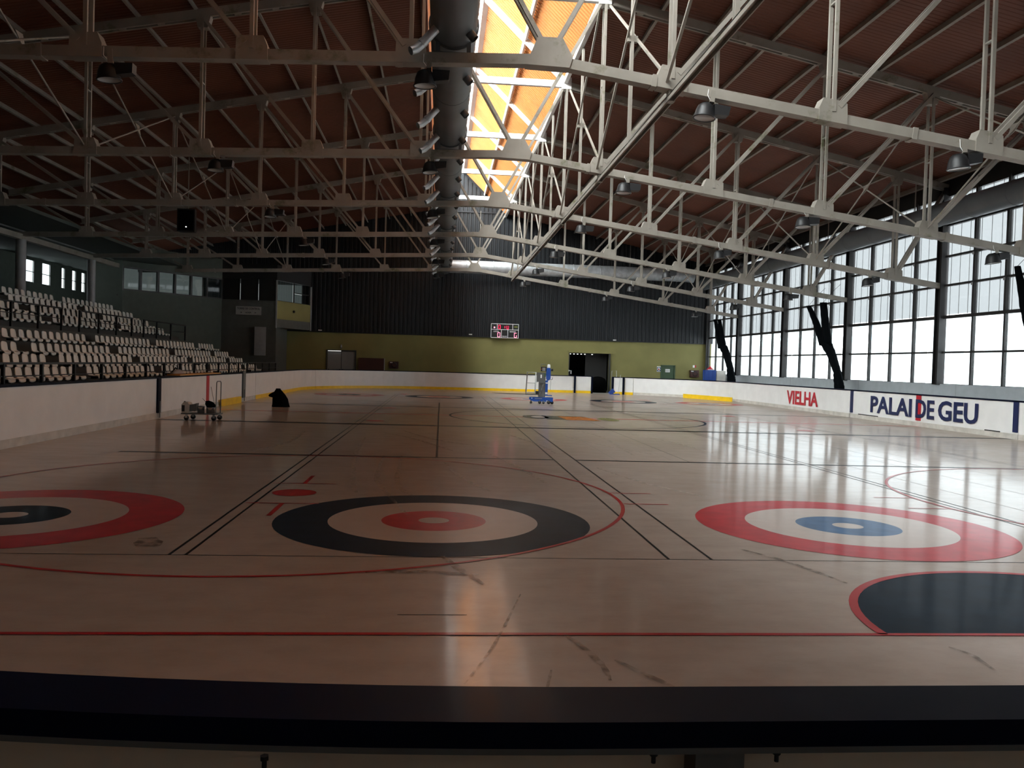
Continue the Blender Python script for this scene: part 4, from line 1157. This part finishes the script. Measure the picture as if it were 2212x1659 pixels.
# ------------------------------------------------------------------ gathered black safety nets along the glazed wall
def bundle(mb, pts, rs, n_=16, lobes=5, ph=0):
    vs = []; fs = []; P = []; R = []
    for i in range(len(pts) - 1):
        for k in range(5):
            t_ = k / 5; P.append(Vector(pts[i]).lerp(Vector(pts[i + 1]), t_)); R.append(rs[i] * (1 - t_) + rs[i + 1] * t_)
    P.append(Vector(pts[-1])); R.append(rs[-1])
    for i, p in enumerate(P):
        for k in range(n_):
            a = 2 * math.pi * k / n_; r = 1.12 * R[i] * (1 + .16 * math.sin(lobes * a + ph + i * .35) + .05 * math.sin(3 * i + k))
            vs.append((p.x + .6 * r * math.cos(a), p.y + r * math.sin(a), p.z))
    for i in range(len(P) - 1):
        for k in range(n_):
            a = i * n_ + k; b = i * n_ + (k + 1) % n_; fs.append((a, b, b + n_, a + n_))
    fs += [tuple(range(n_ - 1, -1, -1)), tuple((len(P) - 1) * n_ + k for k in range(n_))]
    mb.smooth = True; mb._add(vs, fs); mb.smooth = False
    return mb


NX = 18.42
for lab, lowp, lowr, u1, r1, u2, r2, cen in (
        ('gathered black safety net in front of the glass above VIELHA', [(NX, 36.95, 0), (NX, 37.0, 1.3), (NX, 37.25, 1.9), (NX, 37.9, 2.7), (NX, 38.6, 3.4)], [.30, .27, .22, .26, .34],
         [(NX, 38.75, 3.2), (NX, 39.6, 4.3), (NX, 40.6, 5.25)], [.24, .2, .15], [(NX, 38.35, 3.2), (NX, 38.7, 4.3), (NX, 39.0, 5.3)], [.26, .22, .2], 38),
        ('gathered black safety net beside the far right corner', [(NX, 51.2, 0), (NX, 51.35, 1.3), (NX, 51.7, 2.0), (NX, 52.5, 2.9), (NX, 53.2, 3.5)], [.36, .34, .27, .30, .36],
         [(NX, 53.5, 3.3), (NX, 54.3, 4.4), (NX, 55.0, 5.3)], [.27, .2, .14], [(NX, 53.0, 3.3), (NX, 53.6, 4.3), (NX, 54.1, 5.25)], [.24, .2, .15], 52),
        ('gathered black safety net cut off by the right picture edge', [(NX, 23.3, 0), (NX, 23.4, 1.3), (NX, 23.7, 2.2), (NX, 24.3, 3.1)], [.3, .27, .25, .28],
         [(NX, 24.4, 3.0), (NX, 24.9, 4.2), (NX, 25.35, 5.5)], [.22, .17, .10], [(NX, 24.1, 3.0), (NX, 24.2, 4.2), (NX, 24.1, 5.4)], [.2, .18, .12], 24)):
    t = thing('safety_net', (NX, cen, 0), lab, 'net', 'gathered safety nets')
    bundle(MB(), lowp, lowr).build('net_foot', 'net_black', t)
    bundle(MB(), u1, r1, ph=1).build('net_strand', 'net_black', t); bundle(MB(), u2, r2, ph=2).build('net_strand', 'net_black', t)
    for q in (u1[-1], u2[-1]): MB().tube([q, (q[0] + .3, q[1] - .3, q[2] + .5), (q[0] + .75, q[1] - .2, q[2] + .9)], .008, 5).build('tie_cord', 'black_fabric', t)

# ------------------------------------------------------------------ lockers in the far right corner
lk = thing('locker', (18.25, 55.2, 0), 'tall blue locker in the far right corner', 'locker')
b0 = MB().box(17.86, 18.62, 54.95, 55.45, 0, 1.86).build('body', 'blue_locker', lk)
for k in range(3): MB().box(17.88 + .245 * k, 18.11 + .245 * k, 54.925, 54.95, .06, 1.82).build('door', 'blue_locker', lk)
wl = thing('cabinet', (18.95, 55.2, 0), 'pale metal cabinet beside the blue locker', 'cabinet')
MB().box(18.64, 19.3, 54.98, 55.45, 0, 1.84).build('body', 'board_kick', wl)
MB().box(18.67, 19.27, 54.955, 54.98, .06, 1.80).build('door', 'board_kick', wl)
MB().tube([(18.72, 54.95, .9), (18.72, 54.95, 1.05)], .012, 6).build('handle', 'machine_grey', wl)
rb = thing('red_bag', (18.3, 55.2, 1.86), 'crumpled red bag lying on top of the blue locker', 'bag')
mb = MB(); mb.smooth = True; mb.lathe([(.001, 0), (.24, 0), (.20, .07), (.09, .16), (.03, .25), (.001, .26)], 9); mb.v = [(18.28 + a * 1.1, 55.2 + b * .7, 1.865 + c) for a, b, c in mb.v]; mb.build('bag_body', 'red_paint', rb)
MB().box(18.1, 18.5, 55.0, 55.25, 1.861, 1.90).build('bag_flap', 'paper_white', rb)

# ------------------------------------------------------------------ scoreboard
SX0, SX1, SZ0, SZ1, SY = 3.52, 5.50, 3.75, 4.74, 59.72
sb = thing('scoreboard', ((SX0 + SX1) / 2, SY, SZ0), 'black electronic scoreboard with glowing red digits on far wall', 'scoreboard')
MB().box(SX0, SX1, SY, SY + .18, SZ0, SZ1).build('case', 'board_black', sb)
MB().box(SX0 + .3, SX0 + .4, SY + .18, SY + .26, SZ0 + .2, SZ1 - .2).box(SX1 - .4, SX1 - .3, SY + .18, SY + .26, SZ0 + .2, SZ1 - .2).build('wall_bracket', 'machine_grey', sb)
W_, H_ = SX1 - SX0, SZ1 - SZ0


def su(u): return SX0 + u * W_


def sv(v): return SZ1 - v * H_


for u0, v0, u1, v1 in ((0, 0, 1, 0), (0, 1, 1, 1), (0, 0, 0, 1), (1, 0, 1, 1), (0, .41, 1, .41), (.22, 0, .22, .41), (.785, 0, .785, .41), (.375, .41, .375, 1), (.61, .41, .61, 1)):
    MB().beam((su(u0), SY - .008, sv(v0)), (su(u1), SY - .008, sv(v1)), .022, .036, (0, 0, 1) if v0 == v1 else (1, 0, 0)).build('frame_bar', 'text_white', sb)


def seg7(u, v0, v1, segs, m, w=.075):
    x, zt_, zb_ = su(u), sv(v0), sv(v1); h = zt_ - zb_; hw = h * .27; zm = (zt_ + zb_) / 2; t_ = .013; mb = MB(); Y0 = SY - .012
    B = {'a': ((x - hw, zt_), (x + hw, zt_)), 'g': ((x - hw, zm), (x + hw, zm)), 'd': ((x - hw, zb_), (x + hw, zb_)), 'f': ((x - hw, zt_), (x - hw, zm)), 'b': ((x + hw, zt_), (x + hw, zm)), 'e': ((x - hw, zm), (x - hw, zb_)), 'c': ((x + hw, zm), (x + hw, zb_))}
    for s_ in segs:
        (xa_, za_), (xb_, zb2) = B[s_]; mb.beam((xa_, Y0, za_), (xb_, Y0, zb2), .012, t_ * 2, (0, 0, 1) if s_ in 'agd' else (1, 0, 0))
    mb.build('led_digit', m, sb)


seg7(.30, .10, .36, 'abcdef', 'led_red'); seg7(.60, .13, .36, 'bcdef', 'led_red')
for v in (.19, .28): MB().lathe([(.001, -.006), (.026, -.006), (.026, .006)], 12, (su(.50), SY - .006, sv(v)), 'y').build('led_colon_dot', 'led_red', sb)
MB().lathe([(.001, -.006), (.055, -.006), (.055, .006)], 16, (su(.12), SY - .006, sv(.27)), 'y').build('led_dot', 'led_hot', sb)
MB().box(su(.84), su(.96), SY - .012, SY, sv(.25), sv(.13)).build('led_panel_off', 'led_yellow_off', sb)
seg7(.285, .64, .95, 'abcdef', 'led_hot'); seg7(.89, .64, .95, 'acdef', 'led_hot')
for s_, u0, u1, v0, v1 in (('LOCAL', .09, .29, .60, .50), ('VISITANT', .67, .90, .60, .50), ('PERIODE', .41, .58, .94, .86)):
    text_part('caption', s_, 'text_white', sb, (su(u0), SY - .004, sv(v0)), (1, 0, 0), (0, 0, 1), (u1 - u0) * W_, (v0 - v1) * H_, .004, .015)

# ------------------------------------------------------------------ fittings on the far wall
for x0, x1, z0, z1, lab in ((1.93, 2.17, 3.88, 3.96, 'small white emergency light on cladding left of scoreboard'), (12.48, 12.72, 3.80, 3.88, 'small white emergency light on cladding above the dark doorway'),
                            (-8.75, -8.5, 3.84, 3.91, 'small white emergency light on cladding beside the control tower')):
    t = thing('emergency_light', ((x0 + x1) / 2, YW - .1, z0), lab, 'emergency light', 'emergency lights on the far wall')
    MB().box(x0, x1, YW - .12, YW - .06, z0, z1).build('housing', 'paper_white', t); MB().box(x0 + .02, x1 - .02, YW - .135, YW - .12, z0 + .015, z1 - .015).build('diffuser', 'text_white', t)
t = thing('door_lamp', (-7.1, YW - .1, 2.7), 'small grey lamp above the grey double door', 'lamp')
MB().box(-7.17, -7.06, YW - .12, YW, 2.62, 2.70).build('bracket', 'machine_grey', t); MB().lathe([(.001, .20), (.05, .18), (.06, .05), (.03, 0)], 10, (-7.11, YW - .08, 2.70)).build('lamp_head', 'grey_paint', t)
sgn = thing('first_aid_sign', (15.98, YW - .02, 1.6), 'blue first aid sign with white disc and red cross', 'sign')
MB().box(15.84, 16.12, YW - .03, YW - .005, 1.62, 2.02).build('backing', 'paper_white', sgn); MB().box(15.845, 16.115, YW - .036, YW - .03, 1.66, 1.95).build('blue_field', 'sign_blue', sgn)
MB().lathe([(.001, -.004), (.11, -.004), (.11, 0)], 20, (15.98, YW - .036, 1.805), 'y').build('white_disc', 'paper_white', sgn)
MB().box(15.955, 16.005, YW - .046, YW - .04, 1.735, 1.875).box(15.91, 16.05, YW - .046, YW - .04, 1.78, 1.83).build('red_cross', 'red_paint', sgn)
nt_ = thing('notice', (16.66, YW + .02, 1.6), 'white paper notice on the small green door', 'notice')
MB().box(16.49, 16.83, YW + .018, YW + .03, 1.60, 1.84).build('sheet', 'paper_white', nt_)
for k in range(4): MB().box(16.53, 16.79 - .05 * (k % 2), YW + .014, YW + .018, 1.64 + .045 * k, 1.655 + .045 * k).build('text_line', 'grey_paint', nt_)
for x0, lab in ((18.32, 'dark red fire hose cabinet right of the green door'), (-3.70, 'dark red fire hose cabinet near the double door')):
    t = thing('hose_cabinet', (x0 + .33, YW - .1, 1.3), lab, 'hose cabinet', 'fire hose cabinets')
    MB().box(x0, x0 + .66, YW - .16, YW - .01, 1.30, 1.81).build('case', 'hose_red', t); dd = MB().box(x0 + .03, x0 + .63, YW - .175, YW - .16, 1.33, 1.78).build('door', 'hose_red', t)
    MB().lathe([(.14, -.005), (.19, -.005), (.19, .0)], 20, (x0 + .36, YW - .176, 1.55), 'y').build('reel_ring', 'black_plastic', dd)
    MB().box(x0 + .06, x0 + .24, YW - .182, YW - .175, 1.70, 1.76).build('label', 'paper_white', dd)
t = thing('hose_sign', (18.66, YW - .02, 2.0), 'small red and white sign above the right hose cabinet', 'sign')
MB().box(18.54, 18.68, YW - .03, YW - .005, 2.0, 2.18).build('white_half', 'paper_white', t); MB().box(18.68, 18.78, YW - .03, YW - .005, 2.0, 2.18).build('red_half', 'red_paint', t)
t = thing('folded_table', (-4.95, YW - .2, 0), 'dark brown folded table standing against far wall', 'table')
MB().box(-5.86, -4.06, YW - .20, YW - .14, .25, 2.0).build('table_top', 'hose_red', t); MB().box(-4.06, -4.01, YW - .21, YW - .13, .1, 2.0).build('edge_trim', 'aluminium', t)
MB().box(-5.6, -5.5, YW - .4, YW - .05, 0, .25).box(-4.5, -4.4, YW - .4, YW - .05, 0, .25).build('stand_foot', 'machine_grey', t)
# doorway: bulky black machine with papers, lamp row
t = thing('covered_equipment', (11.3, YW - .7, 0), 'bulky black equipment with white papers in the dark doorway', 'equipment')
mb = MB(); mb.smooth = True; mb.lathe([(.001, 0), (.62, 0), (.62, .9), (.52, 1.15), (.25, 1.3), (.001, 1.33)], 16); mb.v = [(11.35 + a * 1.0, YW - .62 + b * .6, c * .88 - .01) for a, b, c in mb.v]; mb.build('cover', 'black_fabric', t)
MB().prism([(10.62, YW - .98, .66), (10.82, YW - 1.0, .72), (10.80, YW - 1.0, .92), (10.88, YW - 1.0, .96), (10.84, YW - 1.0, 1.06), (10.60, YW - .98, .89)], (0, .01, 0)).build('papers', 'paper_white', t)
MB().box(10.78, 10.84, YW - .99, YW - .6, .74, .95).build('paper_clip', 'black_plastic', t)
for k in range(7):
    if k == 5: continue
    MB().box(9.42 + .27 * k - .05, 9.42 + .27 * k + .05, YW + .28, YW + .34, 2.72, 2.77).build('lamp_strip', 'led_white', wfar)
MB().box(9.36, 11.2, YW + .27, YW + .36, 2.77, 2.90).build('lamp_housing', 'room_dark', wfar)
# scraper leaning on the gate, tubular frame behind it
t = thing('floor_scraper', (11.9, 55.9, 0), 'blue floor scraper with thin pole leaning on gate leaf', 'scraper')
MB().prism([(11.38, 55.75, .10), (11.58, 55.75, .02), (11.90, 55.75, .16), (11.70, 55.75, .42)], (0, .03, 0)).build('blade', 'blue_locker', t); MB().box(11.5, 12.2, 55.70, 55.85, .0, .06).build('blade_base', 'blue_locker', t)
MB().tube([(12.08, 55.76, .05), (12.28, 56.05, 1.35)], .014, 6).build('pole', 'aluminium', t)
t = thing('hand_frame', (12.25, 57.6, 0), 'thin tubular handle frame behind the right gate leaf', 'frame')
MB().tube([(12.0, 57.7, 0), (12.02, 57.7, 1.60), (12.34, 57.7, 1.62), (12.40, 57.7, 0)], .02, 6).build('loop', 'aluminium', t); MB().tube([(12.0, 57.7, .9), (12.4, 57.7, .9)], .015, 6).build('cross_bar', 'aluminium', t)
t = thing('wall_bracket', (9.6, YW - .05, 1.3), 'small white bracket at left edge of the dark doorway', 'bracket')
MB().box(9.30, 9.48, YW - .12, YW - .06, 1.50, 1.54).box(9.42, 9.48, YW - .12, YW - .06, 1.28, 1.5).build('arm', 'paper_white', t); MB().box(9.28, 9.32, YW - .12, YW - .06, 1.46, 1.58).build('plate', 'paper_white', t)

# ------------------------------------------------------------------ outside the glass
bld = thing('pavilion', (60, 100, -.1), 'pale overexposed pavilion with blue panels outside the glazing', 'pavilion')
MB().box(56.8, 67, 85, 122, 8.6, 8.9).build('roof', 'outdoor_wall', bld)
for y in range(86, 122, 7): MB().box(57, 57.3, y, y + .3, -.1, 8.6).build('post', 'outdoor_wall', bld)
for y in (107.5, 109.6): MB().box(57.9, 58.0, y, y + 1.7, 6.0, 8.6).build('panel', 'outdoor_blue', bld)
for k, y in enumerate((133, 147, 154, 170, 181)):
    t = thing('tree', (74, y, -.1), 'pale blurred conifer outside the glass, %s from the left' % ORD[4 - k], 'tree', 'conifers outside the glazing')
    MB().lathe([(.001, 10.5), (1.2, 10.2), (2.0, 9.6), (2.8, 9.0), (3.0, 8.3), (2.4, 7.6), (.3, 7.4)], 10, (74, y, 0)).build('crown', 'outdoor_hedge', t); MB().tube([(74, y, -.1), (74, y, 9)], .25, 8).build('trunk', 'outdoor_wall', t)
